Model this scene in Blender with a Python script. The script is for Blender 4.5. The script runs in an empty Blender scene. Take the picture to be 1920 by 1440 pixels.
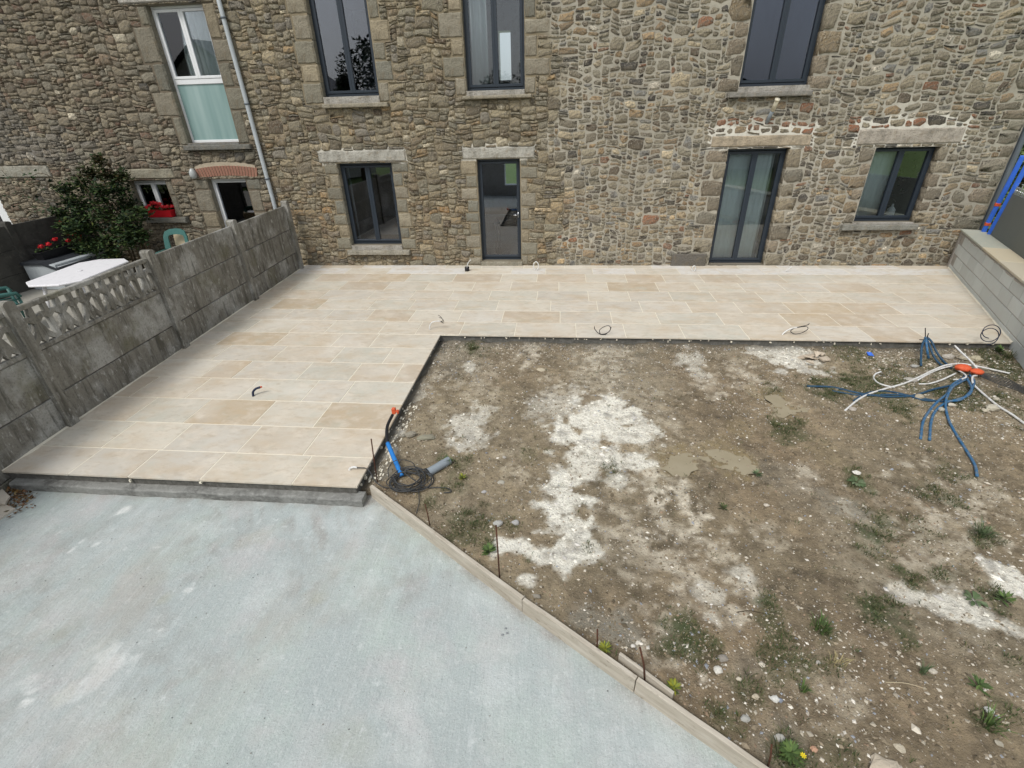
import bpy, math, random
import numpy as np
from mathutils import Vector, Matrix
R = math.radians
random.seed(7)
rng = np.random.default_rng(11)
scene = bpy.context.scene
COL = scene.collection

# ------------------------------------------------------------------ camera
FPX, YAW, PITCH, ROLL, CAMH = 904.01, -0.105228, 0.511169, -0.028373, 3.0
cy, sy = math.cos(YAW), math.sin(YAW)
_f = np.array([sy * math.cos(PITCH), cy * math.cos(PITCH), -math.sin(PITCH)])
_r0 = np.array([cy, -sy, 0.0]); _u0 = np.cross(_r0, _f)
_r = _r0 * math.cos(ROLL) + _u0 * math.sin(ROLL)
_u = -_r0 * math.sin(ROLL) + _u0 * math.cos(ROLL)
cam_data = bpy.data.cameras.new("camera")
cam_data.sensor_width = 36; cam_data.lens = FPX / 1920 * 36
cam_data.clip_start = 0.05; cam_data.clip_end = 600
cam = bpy.data.objects.new("camera", cam_data); COL.objects.link(cam)
cam.matrix_world = Matrix(((_r[0], _u[0], -_f[0], 0), (_r[1], _u[1], -_f[1], 0), (_r[2], _u[2], -_f[2], CAMH), (0, 0, 0, 1)))
scene.camera = cam

# ------------------------------------------------------------------ sky, sun, exposure
world = bpy.data.worlds.new("World"); scene.world = world; world.use_nodes = True
wt = world.node_tree; wt.nodes.clear()
wo = wt.nodes.new("ShaderNodeOutputWorld"); bg = wt.nodes.new("ShaderNodeBackground")
sky = wt.nodes.new("ShaderNodeTexSky"); sky.sky_type = 'NISHITA'; sky.sun_disc = False
SUN_EL, SUN_AZ = 52, 205
sky.sun_elevation = R(SUN_EL); sky.sun_rotation = R(SUN_AZ); sky.air_density = 1.0; sky.dust_density = 4.0; sky.ozone_density = 1.0
hs = wt.nodes.new("ShaderNodeHueSaturation"); hs.inputs["Saturation"].default_value = 0.36; hs.inputs["Value"].default_value = 1.0
wt.links.new(sky.outputs[0], hs.inputs["Color"])
# thin uneven overcast over the whole dome
tc = wt.nodes.new("ShaderNodeTexCoord"); cn = wt.nodes.new("ShaderNodeTexNoise"); cn.inputs["Scale"].default_value = 3.0; cn.inputs["Detail"].default_value = 5
wt.links.new(tc.outputs["Generated"], cn.inputs["Vector"])
cr = wt.nodes.new("ShaderNodeMapRange"); cr.inputs[1].default_value = 0.3; cr.inputs[2].default_value = 0.7; cr.inputs[3].default_value = 0.85; cr.inputs[4].default_value = 1.15
wt.links.new(cn.outputs["Fac"], cr.inputs[0])
vm = wt.nodes.new("ShaderNodeVectorMath"); vm.operation = 'SCALE'
mxs = wt.nodes.new("ShaderNodeMix"); mxs.data_type = 'RGBA'; mxs.inputs["Factor"].default_value = 0.5; mxs.inputs["B"].default_value = (4.0, 4.15, 4.4, 1)   # even cloud layer
wt.links.new(hs.outputs[0], mxs.inputs["A"]); wt.links.new(mxs.outputs["Result"], vm.inputs[0]); wt.links.new(cr.outputs[0], vm.inputs[3])
wt.links.new(vm.outputs[0], bg.inputs[0]); bg.inputs[1].default_value = 0.145
wt.links.new(bg.outputs[0], wo.inputs[0])
sun_d = bpy.data.lights.new("sun", 'SUN'); sun_d.energy = 1.5; sun_d.angle = R(16); sun_d.color = (1.0, 0.96, 0.9)
sun = bpy.data.objects.new("sun", sun_d); COL.objects.link(sun)
_az = R(SUN_AZ)
sdir = Vector((math.sin(_az) * math.cos(R(SUN_EL)), math.cos(_az) * math.cos(R(SUN_EL)), math.sin(R(SUN_EL))))
sun.rotation_euler = sdir.to_track_quat('Z', 'Y').to_euler(); sun.location = (0, -5, 12)
vs = scene.view_settings
scene.display_settings.display_device = 'sRGB'
vs.view_transform = 'Standard'; vs.look = 'None'; vs.gamma = 1; vs.use_curve_mapping = False
vs.exposure = 0.30
scene.cycles.max_bounces = 8; scene.cycles.transparent_max_bounces = 12

# ------------------------------------------------------------------ helpers
def ray(px, py):
    a = (px - 960) / FPX; b = -(py - 720) / FPX
    return a * _r + b * _u + _f
def gp(px, py, z=0.0):            # a point of the photo on the level z
    d = ray(px, py); t = (z - CAMH) / d[2]; return (d[0] * t, d[1] * t, z)
def wp(px, py, Y):                # a point of the photo on the upright plane y=Y
    d = ray(px, py); t = Y / d[1]; return (d[0] * t, Y, CAMH + d[2] * t)
def lp(px, py, A, B):             # on the upright plane through ground points A, B
    n = np.array([B[1] - A[1], -(B[0] - A[0]), 0.0]); d = ray(px, py)
    t = (n @ (np.array(A) - [0, 0, CAMH])) / (n @ d); return tuple(np.array([0, 0, CAMH]) + d * t)

class Noise:
    def __init__(s, seed): s.g = np.random.default_rng(seed).random((256, 256)) * 2 - 1
    def __call__(s, x, y, sc):
        x = np.asarray(x, float) / sc + 1000.3; y = np.asarray(y, float) / sc + 1000.7
        xi = np.floor(x).astype(int); yi = np.floor(y).astype(int); fx = x - xi; fy = y - yi
        fx = fx * fx * (3 - 2 * fx); fy = fy * fy * (3 - 2 * fy); g = s.g; a = xi % 256; b = (xi + 1) % 256; c = yi % 256; d = (yi + 1) % 256
        return (g[a, c] * (1 - fx) + g[b, c] * fx) * (1 - fy) + (g[a, d] * (1 - fx) + g[b, d] * fx) * fy
    def fbm(s, x, y, sc, o=4):
        v = 0; a = 1.0; t = 0
        for i in range(o): v = v + a * s(np.asarray(x) + 37.1 * i, np.asarray(y) - 11.7 * i, sc / 2 ** i); t += a; a *= .55
        return v / t
NZ = [Noise(i) for i in range(8)]

def mk(name, verts, faces, mat=None, parent=None, cols=None, smooth=False, loc=None):
    me = bpy.data.meshes.new(name); me.from_pydata([tuple(map(float, v)) for v in verts], [], faces)
    if cols is not None:
        at = me.color_attributes.new("Col", 'FLOAT_COLOR', 'POINT')
        c = np.ones((len(verts), 4), np.float32); cc = np.asarray(cols, np.float32)
        c[:, :cc.shape[-1]] = cc
        at.data.foreach_set("color", c.ravel())
    if smooth: me.polygons.foreach_set("use_smooth", [True] * len(me.polygons))
    me.update()
    if mat: me.materials.append(mat)
    o = bpy.data.objects.new(name, me); COL.objects.link(o)
    if parent: o.parent = parent
    if loc: o.location = loc
    return o
def tag(o, label=None, cat=None, group=None, kind=None):
    if label: o["label"] = label
    if cat: o["category"] = cat
    if group: o["group"] = group
    if kind: o["kind"] = kind
    return o
def empty(name, loc=(0, 0, 0)):
    o = bpy.data.objects.new(name, None); o.empty_display_size = .1; COL.objects.link(o); o.location = loc; return o

class MB:
    def __init__(s): s.v = []; s.f = []; s.c = []
    def add(s, v, f, c=None):
        n = len(s.v); s.v.extend(v); s.f.extend([tuple(i + n for i in q) for q in f])
        s.c.extend([c if c is not None else (1, 1, 1)] * len(v)); return s
    def box(s, a, b, c=None, bev=0.0):
        x0, y0, z0 = a; x1, y1, z1 = b
        if bev <= 0:
            v = [(x, y, z) for z in (z0, z1) for y in (y0, y1) for x in (x0, x1)]
            f = [(0, 2, 3, 1), (4, 5, 7, 6), (0, 1, 5, 4), (2, 6, 7, 3), (0, 4, 6, 2), (1, 3, 7, 5)]
            return s.add(v, f, c)
        v = []; t = bev
        for (zz, i) in ((z0, t), (z0 + t, 0), (z1 - t, 0), (z1, t)):
            v += [(x0 + i + (0), y0 + i, zz), (x1 - i, y0 + i, zz), (x1 - i, y1 - i, zz), (x0 + i, y1 - i, zz)]
        f = [(3, 2, 1, 0), (12, 13, 14, 15)]
        for k in range(3):
            for j in range(4): f.append((k * 4 + j, k * 4 + (j + 1) % 4, k * 4 + 4 + (j + 1) % 4, k * 4 + 4 + j))
        return s.add(v, f, c)
    def prism(s, poly, z0, z1, c=None, bev=0.0):     # horizontal polygon, ccw
        n = len(poly); cx = sum(p[0] for p in poly) / n; cyy = sum(p[1] for p in poly) / n
        def ring(z, i):
            out = []
            for x, y in poly:
                dx, dy = x - cx, y - cyy; L = math.hypot(dx, dy) or 1; out.append((x - dx / L * i * 1.3, y - dy / L * i * 1.3, z))
            return out
        v = ring(z0, 0) + ring(z1 - bev, 0) + (ring(z1, bev) if bev else [])
        m = 3 if bev else 2
        f = [tuple(range(n))[::-1], tuple(range((m - 1) * n, m * n))]
        for k in range(m - 1):
            for j in range(n): f.append((k * n + j, k * n + (j + 1) % n, (k + 1) * n + (j + 1) % n, (k + 1) * n + j))
        return s.add(v, f, c)
    def tube(s, pts, r, n=8, c=None, cap=True):
        P = [Vector(p) for p in pts]; rr = r if isinstance(r, (list, tuple)) else [r] * len(P)
        v = []; up = Vector((0.13, 0.21, 0.97)); prev = None
        for i, p in enumerate(P):
            t = (P[min(i + 1, len(P) - 1)] - P[max(i - 1, 0)]); t = t.normalized() if t.length > 1e-9 else Vector((0, 0, 1))
            if prev is None: a = t.cross(up); a = a.normalized() if a.length > .05 else t.cross(Vector((1, 0, 0))).normalized()
            else:
                a = prev - t * prev.dot(t); a = a.normalized() if a.length > 1e-4 else t.orthogonal().normalized()
            prev = a; b = t.cross(a)
            for k in range(n):
                q = p + (a * math.cos(2 * math.pi * k / n) + b * math.sin(2 * math.pi * k / n)) * rr[i]; v.append(tuple(q))
        f = []
        for i in range(len(P) - 1):
            for k in range(n): f.append((i * n + k, i * n + (k + 1) % n, (i + 1) * n + (k + 1) % n, (i + 1) * n + k))
        if cap: f.append(tuple(range(n))[::-1]); f.append(tuple(range((len(P) - 1) * n, len(P) * n)))
        return s.add(v, f, c)
    def build(s, name, mat=None, parent=None, smooth=False, loc=None):
        return mk(name, s.v, s.f, mat, parent, s.c, smooth, loc)

def spline(pts, k=6):
    P = [np.array(p, float) for p in pts]
    if len(P) < 3: return [tuple(p) for p in P]
    P = [2 * P[0] - P[1]] + P + [2 * P[-1] - P[-2]]; out = []
    for i in range(1, len(P) - 2):
        for j in range(k):
            t = j / k; a, b, c, d = P[i - 1], P[i], P[i + 1], P[i + 2]
            out.append(tuple(.5 * ((2 * b) + (c - a) * t + (2 * a - 5 * b + 4 * c - d) * t * t + (3 * b - a - 3 * c + d) * t ** 3)))
    out.append(tuple(P[-2])); return out

# ------------------------------------------------------------------ materials
def mat(name, base=(.5, .5, .5), rough=.85, attr=False, layers=(), bumps=(), metal=0.0, spec=.35, coords='Object', hue=None):
    """layers: (scale, detail, lo, hi, colour, strength, (sx,sy,sz)) mixes a colour where noise is high. bumps: (scale, strength, distance, (sx,sy,sz))"""
    m = bpy.data.materials.new(name); m.use_nodes = True; t = m.node_tree; N = t.nodes; L = t.links; p = N["Principled BSDF"]
    p.inputs["Roughness"].default_value = rough; p.inputs["Metallic"].default_value = metal; p.inputs["Specular IOR Level"].default_value = spec
    tc = N.new("ShaderNodeTexCoord"); co = tc.outputs[coords]
    if attr:
        a = N.new("ShaderNodeAttribute"); a.attribute_name = "Col"; cur = a.outputs["Color"]
    else:
        a = N.new("ShaderNodeRGB"); a.outputs[0].default_value = (*base, 1); cur = a.outputs[0]
    def noise(sc, det, s3):
        mp = N.new("ShaderNodeMapping"); mp.inputs["Scale"].default_value = s3; L.new(co, mp.inputs[0])
        n = N.new("ShaderNodeTexNoise"); n.inputs["Scale"].default_value = sc; n.inputs["Detail"].default_value = det; n.inputs["Roughness"].default_value = .62
        L.new(mp.outputs[0], n.inputs["Vector"]); return n.outputs["Fac"]
    for ly in layers:
        sc, det, lo, hi, colr, st = ly[:6]; s3 = ly[6] if len(ly) > 6 else (1, 1, 1); mode = ly[7] if len(ly) > 7 else 'MIX'
        r = N.new("ShaderNodeMapRange"); r.inputs[1].default_value = lo; r.inputs[2].default_value = hi; r.inputs[3].default_value = 0; r.inputs[4].default_value = st
        L.new(noise(sc, det, s3), r.inputs[0])
        x = N.new("ShaderNodeMix"); x.data_type = 'RGBA'; x.blend_type = mode; L.new(r.outputs[0], x.inputs["Factor"]); L.new(cur, x.inputs["A"]); x.inputs["B"].default_value = (*colr, 1)
        cur = x.outputs["Result"]
    L.new(cur, p.inputs["Base Color"])
    prev = None
    for b in bumps:
        sc, st, dist = b[:3]; s3 = b[3] if len(b) > 3 else (1, 1, 1)
        bn = N.new("ShaderNodeBump"); bn.inputs["Strength"].default_value = st; bn.inputs["Distance"].default_value = dist
        L.new(noise(sc, 6, s3), bn.inputs["Height"])
        if prev: L.new(prev, bn.inputs["Normal"])
        prev = bn.outputs[0]
    if prev: L.new(prev, p.inputs["Normal"])
    return m

M = {}
M['stone'] = mat("rubble_stone", attr=True, rough=.92, layers=[(7, 5, .42, .70, (.34, .30, .22), .5), (12, 6, .48, .68, (.05, .046, .038), .6), (30, 5, .52, .66, (.50, .46, .37), .55), (34, 5, .50, .66, (.05, .043, .034), .7), (3, 3, .5, .75, (.25, .17, .09), .25), (1.1, 4, .45, .7, (.20, .19, .16), .3)], bumps=[(16, 1.0, .04), (55, 1.0, .014)], coords='Object')
M['dressed'] = mat("dressed_stone", attr=True, rough=.93, layers=[(5, 6, .42, .68, (.10, .092, .07), .6), (9, 6, .52, .7, (.34, .25, .14), .25), (70, 4, .52, .75, (.55, .52, .44), .35), (45, 5, .50, .7, (.06, .055, .042), .55)], bumps=[(18, .9, .03), (90, .8, .006)])
M['mortar'] = mat("lime_mortar", attr=True, rough=.95, layers=[(7, 5, .5, .8, (.16, .14, .10), .4), (120, 3, .5, .8, (.1, .09, .07), .3)], bumps=[(40, .7, .01), (200, .6, .003)])
M['brick'] = mat("brick_clay", base=(.27, .135, .095), rough=.9, layers=[(25, 4, .45, .7, (.36, .2, .14), .6), (60, 4, .5, .75, (.12, .05, .035), .5)], bumps=[(70, .6, .005)])
M['tile'] = mat("stone_tile", attr=True, rough=.75, spec=.25, layers=[(2.2, 6, .46, .70, (.50, .37, .22), .45, (1, 2.2, 1)), (4.5, 6, .48, .70, (.68, .62, .52), .6), (9, 7, .52, .72, (.36, .29, .20), .42, (1, 1.8, 1)), (3.1, 6, .55, .72, (.45, .47, .40), .4), (90, 3, .55, .85, (.35, .28, .2), .25)], bumps=[(60, .2, .002)], coords='Object')
M['grout'] = mat("grout", base=(.74, .70, .58), rough=.95, layers=[(8, 4, .5, .8, (.52, .47, .37), .5)], bumps=[(150, .4, .002)])
M['screed'] = mat("screed", base=(.12, .117, .105), rough=.95, layers=[(12, 5, .45, .7, (.20, .20, .185), .8), (40, 4, .5, .8, (.04, .04, .035), .6)], bumps=[(25, .9, .02)])
M['lip'] = mat("wet_concrete_edge", base=(.26, .265, .25), rough=.9, layers=[(6, 5, .45, .7, (.08, .08, .075), .8, (1, 1, 2)), (30, 4, .5, .75, (.4, .41, .39), .5)], bumps=[(35, .8, .015)])
M['fence'] = mat("weathered_concrete", base=(.225, .215, .185), rough=.95, layers=[(2.4, 7, .46, .66, (.07, .065, .052), .78, (3.4, 3.4, .42)), (1.25, 7, .50, .62, (.40, .40, .375), .85, (1.2, 1.2, 1.1)), (20, 6, .60, .68, (.55, .55, .52), .6, (1, 1, .45)), (5, 5, .56, .7, (.04, .04, .032), .7, (3, 3, .35)), (9, 5, .54, .70, (.40, .40, .375), .55, (2, 2, .6)), (1.3, 4, .56, .7, (.12, .115, .05), .5), (45, 4, .52, .75, (.045, .045, .04), .55)], bumps=[(60, .6, .006)])
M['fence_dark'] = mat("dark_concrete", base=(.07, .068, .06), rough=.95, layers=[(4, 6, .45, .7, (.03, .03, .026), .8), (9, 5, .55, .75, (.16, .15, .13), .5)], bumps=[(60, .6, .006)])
M['block'] = mat("concrete_block", attr=True, rough=.95, layers=[(3, 4, .45, .75, (.52, .52, .50), .5), (80, 4, .5, .8, (.42, .43, .42), .4)], bumps=[(90, .7, .005)])
M['joint'] = mat("block_mortar", base=(.38, .36, .33), rough=.95, layers=[(6, 5, .45, .7, (.50, .46, .41), .6)], bumps=[(40, .8, .012)])
M['coping'] = mat("coping_stone", attr=True, rough=.8, layers=[(6, 5, .45, .75, (.5, .47, .38), .5, (1, 3, 1))], bumps=[(50, .3, .003)])
M['anthracite'] = mat("anthracite_frame", base=(.022, .032, .045), rough=.38, spec=.5, layers=[(15, 3, .5, .9, (.035, .045, .06), .4)])
M['white'] = mat("white_pvc", base=(.72, .74, .75), rough=.35, spec=.5, layers=[(20, 4, .5, .8, (.55, .56, .55), .3)])
M['alu'] = mat("brushed_metal", base=(.6, .62, .64), rough=.3, metal=.9)
M['zinc'] = mat("grey_painted_pipe", base=(.42, .46, .48), rough=.5, layers=[(12, 4, .5, .8, (.25, .28, .3), .5, (1, 1, .3))])
M['zincdark'] = mat("dark_zinc", base=(.10, .12, .14), rough=.5, layers=[(12, 4, .5, .8, (.2, .23, .25), .5, (1, 1, .3))])
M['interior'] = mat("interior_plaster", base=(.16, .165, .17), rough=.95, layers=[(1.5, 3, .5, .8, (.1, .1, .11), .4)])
M['curtain'] = mat("curtain_cloth", base=(.50, .53, .54), rough=.95, layers=[(6, 3, .5, .8, (.6, .62, .62), .3)], bumps=[(300, .2, .001)])
M['black'] = mat("black_plastic", base=(.012, .012, .014), rough=.5, layers=[(20, 3, .5, .8, (.03, .03, .03), .4)])
M['darkplastic'] = mat("dark_grey_plastic", base=(.03, .034, .04), rough=.55, layers=[(8, 4, .5, .8, (.07, .075, .08), .5)])
M['lampglass'] = mat('lamp_glass', base=(.38, .40, .39), rough=.25, spec=.6)
M['blue'] = mat("blue_conduit", base=(.03, .13, .27), rough=.45, layers=[(22, 5, .46, .66, (.22, .24, .23), .6)], bumps=[(400, .3, .002)])
M['darkblue'] = mat("dusty_blue_conduit", base=(.016, .06, .12), rough=.6, layers=[(18, 4, .45, .7, (.07, .13, .15), .5)])
M['bluepipe'] = mat("blue_water_pipe", base=(.02, .19, .55), rough=.4, layers=[(15, 4, .5, .8, (.05, .22, .5), .4)])
M['navy'] = mat("navy_plastic", base=(.012, .02, .05), rough=.5)
M['whitecab'] = mat("white_conduit", base=(.68, .69, .68), rough=.5, layers=[(26, 5, .48, .66, (.38, .34, .27), .6)])
M['cable'] = mat("grey_cable", base=(.045, .048, .05), rough=.6, layers=[(30, 4, .5, .75, (.1, .1, .095), .5)])
M['orange'] = mat("orange_plastic", base=(.62, .10, .035), rough=.6, layers=[(30, 4, .5, .75, (.8, .22, .1), .5)])
M['greypvc'] = mat("grey_pvc", base=(.25, .29, .32), rough=.5, layers=[(9, 4, .5, .75, (.18, .19, .2), .5)])
M['cream'] = mat("cream_pvc", base=(.62, .58, .45), rough=.5)
M['wood'] = mat("formwork_board", base=(.50, .46, .385), rough=.9, layers=[(3, 6, .4, .7, (.30, .26, .20), .7, (1, 9, 9)), (6, 5, .50, .72, (.60, .57, .50), .65, (.6, 3, 3)), (30, 3, .6, .75, (.1, .07, .045), .5, (.5, 1, 1))], bumps=[(14, .5, .004, (1, 8, 8))])
M['rust'] = mat("rusty_rebar", base=(.07, .03, .018), rough=.9, layers=[(60, 4, .45, .7, (.16, .06, .03), .7)], bumps=[(200, .6, .003)])
M['rock'] = mat("loose_stone", attr=True, rough=.9, layers=[(25, 4, .5, .75, (.2, .18, .14), .45)], bumps=[(50, .7, .01)])
M['gravel'] = mat("gravel", attr=True, rough=.95)
M['leaf'] = mat("leaf", attr=True, rough=.7, spec=.2)
M['stem'] = mat("plant_stem", base=(.06, .045, .025), rough=.9)
M['red'] = mat("red_petal", attr=True, rough=.6)
M['redplastic'] = mat("red_plastic", base=(.5, .012, .02), rough=.4)
M['tablewhite'] = mat("white_resin", base=(.74, .74, .76), rough=.5, layers=[(14, 5, .52, .75, (.5, .5, .52), .5), (60, 4, .6, .8, (.4, .4, .4), .4)])
M['green'] = mat("teal_resin", base=(.05, .145, .13), rough=.45, layers=[(8, 4, .5, .8, (.09, .2, .18), .5)])
M['cushion'] = mat("beige_cushion", base=(.42, .37, .25), rough=.9, layers=[(9, 4, .45, .7, (.55, .42, .3), .5)])
M['panel'] = mat("grey_sheet", base=(.17, .185, .175), rough=.8, layers=[(3, 4, .5, .8, (.14, .155, .15), .5)], bumps=[(200, .2, .002)])
M['brightblue'] = mat("bright_blue_profile", base=(.05, .17, .72), rough=.4, layers=[(9, 4, .5, .8, (.1, .25, .8), .4)])
M['roof'] = mat("slate_roof", base=(.05, .055, .065), rough=.7, layers=[(6, 4, .45, .7, (.09, .09, .1), .5)])
M['render'] = mat("house_render", base=(.45, .44, .41), rough=.95, layers=[(1.5, 4, .45, .7, (.36, .35, .32), .5)])
M['paving'] = mat("yard_paving", base=(.33, .32, .28), rough=.9, layers=[(2, 5, .45, .7, (.3, .29, .25), .6)], bumps=[(60, .3, .003)])
M['terrain'] = mat("meadow", base=(.10, .16, .035), rough=.95, layers=[(.3, 5, .45, .7, (.13, .17, .05), .7)])

def glass(name, tint=(.9, .95, .95), ior=1.75):
    m = bpy.data.materials.new(name); m.use_nodes = True; t = m.node_tree; t.nodes.clear()
    o = t.nodes.new("ShaderNodeOutputMaterial"); mx = t.nodes.new("ShaderNodeMixShader"); f = t.nodes.new("ShaderNodeFresnel"); f.inputs[0].default_value = ior
    tr = t.nodes.new("ShaderNodeBsdfTransparent"); tr.inputs[0].default_value = (*tint, 1); g = t.nodes.new("ShaderNodeBsdfGlossy"); g.inputs["Roughness"].default_value = .01; g.inputs[0].default_value = (.95, .96, 1, 1)
    n = t.nodes.new("ShaderNodeTexNoise"); n.inputs["Scale"].default_value = 1.1; n.inputs["Detail"].default_value = 1; b = t.nodes.new("ShaderNodeBump"); b.inputs["Strength"].default_value = .06; b.inputs["Distance"].default_value = .02
    tcn = t.nodes.new("ShaderNodeTexCoord"); t.links.new(tcn.outputs["Object"], n.inputs["Vector"]); t.links.new(n.outputs["Fac"], b.inputs["Height"]); t.links.new(b.outputs[0], g.inputs["Normal"])
    t.links.new(f.outputs[0], mx.inputs[0]); t.links.new(tr.outputs[0], mx.inputs[1]); t.links.new(g.outputs[0], mx.inputs[2]); t.links.new(mx.outputs[0], o.inputs[0]); return m
M['glass'] = glass("window_glass"); M['frosted'] = mat('frosted_glass', base=(.20, .31, .30), rough=.22, spec=.6, layers=[(1.2, 2, .4, .7, (.34, .45, .44), .8, (3.2, 1, .25))]); M['glassgreen'] = glass("frosted_glass", (.62, .80, .78), 1.6); M['glassdim'] = glass('dim_glass', (.7, .8, .95), 1.7); M['glassdark'] = glass("tinted_glass", (.75, .8, .85), 2.0)

# ------------------------------------------------------------------ layout constants
WY = 10.80                       # facade plane
FA = np.array(gp(12, 875)); FB = np.array(gp(563, 503))
def fence_x(y): return FA[0] + (y - FA[1]) * (FB[0] - FA[0]) / (FB[1] - FA[1])
RA = np.array(gp(1793, 518)); RB = np.array(gp(1903, 648))
RS = (RA[0] - RB[0]) / (RA[1] - RB[1])
def rwall_x(y): return RA[0] + (y - RA[1]) * RS
NOTCH_X, NOTCH_Y, FRONT_Y = -1.83, 6.84, 3.30
SLAB_Z, SOIL_Z = -0.20, -0.125

# ------------------------------------------------------------------ ground sheets
ter = mk("terrain", [(-250, -250, -.6), (250, -250, -.6), (250, 350, -.6), (-250, 350, -.6)], [(0, 1, 2, 3)], M['terrain']); tag(ter, kind="structure")
yard = mk("paved_yard", [(-25, -2, 0), (fence_x(-2) - .02, -2, 0), (fence_x(WY) - .02, WY + .2, 0), (-25, WY + .2, 0)], [(0, 1, 2, 3)], M['paving']); tag(yard, kind="structure")

# plank line (formwork) : slab-side top edge, from the terrace corner to the camera
PT = [gp(693, 912, -.06), gp(979, 1125, -.06), gp(1192, 1275, -.06), gp(1427, 1440, -.06)]
_a = np.array(PT[3]) - np.array(PT[2]); PT.append(tuple(np.array(PT[3]) + _a / np.linalg.norm(_a) * 1.6))
def plank_y(x):
    xs = [p[0] for p in PT]; ys = [p[1] for p in PT]; return np.interp(x, xs, ys)

# ---- masks on the soil from the places of the photo
def blob(px, py, rpx, w=1.0, asp=1.0):
    c = gp(px, py, SOIL_Z); e = gp(px + rpx, py, SOIL_Z); g = gp(px, py - rpx * asp * .8, SOIL_Z)
    return (c[0], c[1], max(.02, .86 * math.hypot(e[0] - c[0], e[1] - c[1])), max(.03, .86 * abs(g[1] - c[1])), w)
WHITE = [blob(*b) for b in [(1110, 785, 52), (1160, 778, 48), (1195, 800, 36, .9), (1062, 812, 36), (1095, 842, 42, .9), (1145, 855, 44, .9), (1195, 866, 26, .9), (1100, 875, 34, .8), (1064, 905, 36), (1062, 935, 45), (1062, 968, 42),
    (1088, 990, 34), (1092, 1018, 36), (1052, 1042, 34), (1018, 1040, 26), (975, 1028, 26), (938, 1030, 30), (988, 1088, 13, .9), (880, 797, 44, .62), (903, 790, 26, .6), (1480, 662, 40, .85), (1440, 660, 34, .7), (1520, 672, 24, .8),
    (1908, 1092, 44, 1.0), (1850, 1162, 40, .85), (1800, 1142, 42, .85), (1745, 1130, 34, .7), (1700, 1110, 26, .5), (1895, 1180, 30, .9), (1340, 1160, 24, .4), (1325, 1105, 30, .45), (1395, 1075, 30, .5), (1290, 672, 26, .5), (1315, 700, 18, .4),
    (1060, 760, 40, .4), (1010, 760, 30, .35), (760, 700, 30, .4), (790, 740, 20, .35), (1160, 900, 24, .6), (740, 810, 24, .7), (725, 850, 14, .6), (880, 690, 14, .6)]]
CREAM = [blob(*b) for b in [(1210, 1000, 50, .5), (1260, 1060, 50, .5), (1290, 1110, 44, .5), (1340, 1020, 40, .5), (1400, 1110, 40, .6), (1370, 1150, 34, .5), (1300, 1150, 50, .45), (1230, 1190, 50, .4), (1200, 1060, 60, .35), (1150, 960, 40, .4), (1130, 700, 60, .35), (1040, 735, 40, .4), (1230, 780, 50, .3), (1220, 840, 40, .4), (1440, 1000, 40, .3), (1740, 1060, 60, .35), (960, 870, 40, .25), (900, 720, 50, .25), (1390, 690, 30, .4), (1440, 730, 34, .4),(1245, 925, 48, .85), (1290, 950, 40, .8), (1225, 960, 36, .5), (1190, 990, 70, .4), (1290, 1035, 60, .55), (1350, 1055, 50, .6), (1300, 1100, 46, .5), (1385, 1085, 34, .6), (1230, 1165, 46, .35), (1000, 663, 30, .6), (1130, 663, 50, .45), (1400, 710, 34, .45), (1330, 720, 34, .45),
    (1500, 880, 34, .45), (1640, 1000, 60, .3), (1780, 960, 90, .45), (1840, 930, 60, .35), (1720, 1000, 70, .4), (1850, 1010, 50, .4), (1560, 1300, 60, .2), (1310, 1270, 18, .7), (1200, 1140, 40, .3), (1690, 1100, 30, .5), (820, 660, 40, .3), (800, 720, 44, .35), (1150, 1030, 40, .3), (1350, 1120, 30, .45), (1270, 900, 60, .3)]]
TAN = [blob(*b) for b in [(1270, 866, 42), (1345, 850, 34, .9), (1385, 868, 44), (1365, 835, 30, .8), (1450, 745, 26, .9), (1480, 772, 20, .9), (1420, 735, 20, .7), (1390, 805, 26, .6), (1545, 850, 34, .4)]]
GREYM = [blob(*b) for b in [(1100, 1155, 36, .8), (1140, 1175, 44, .9), (1190, 1195, 26, .8), (1590, 955, 36, .8), (1550, 940, 26, .6), (1150, 655, 90, .4), (860, 650, 60, .35), (725, 880, 26, .8), (745, 800, 26, .6), (1470, 900, 60, .3), (1400, 1250, 30, .3), (1450, 1380, 60, .35), (790, 680, 24, .5), (1750, 670, 120, .3)]]
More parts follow.
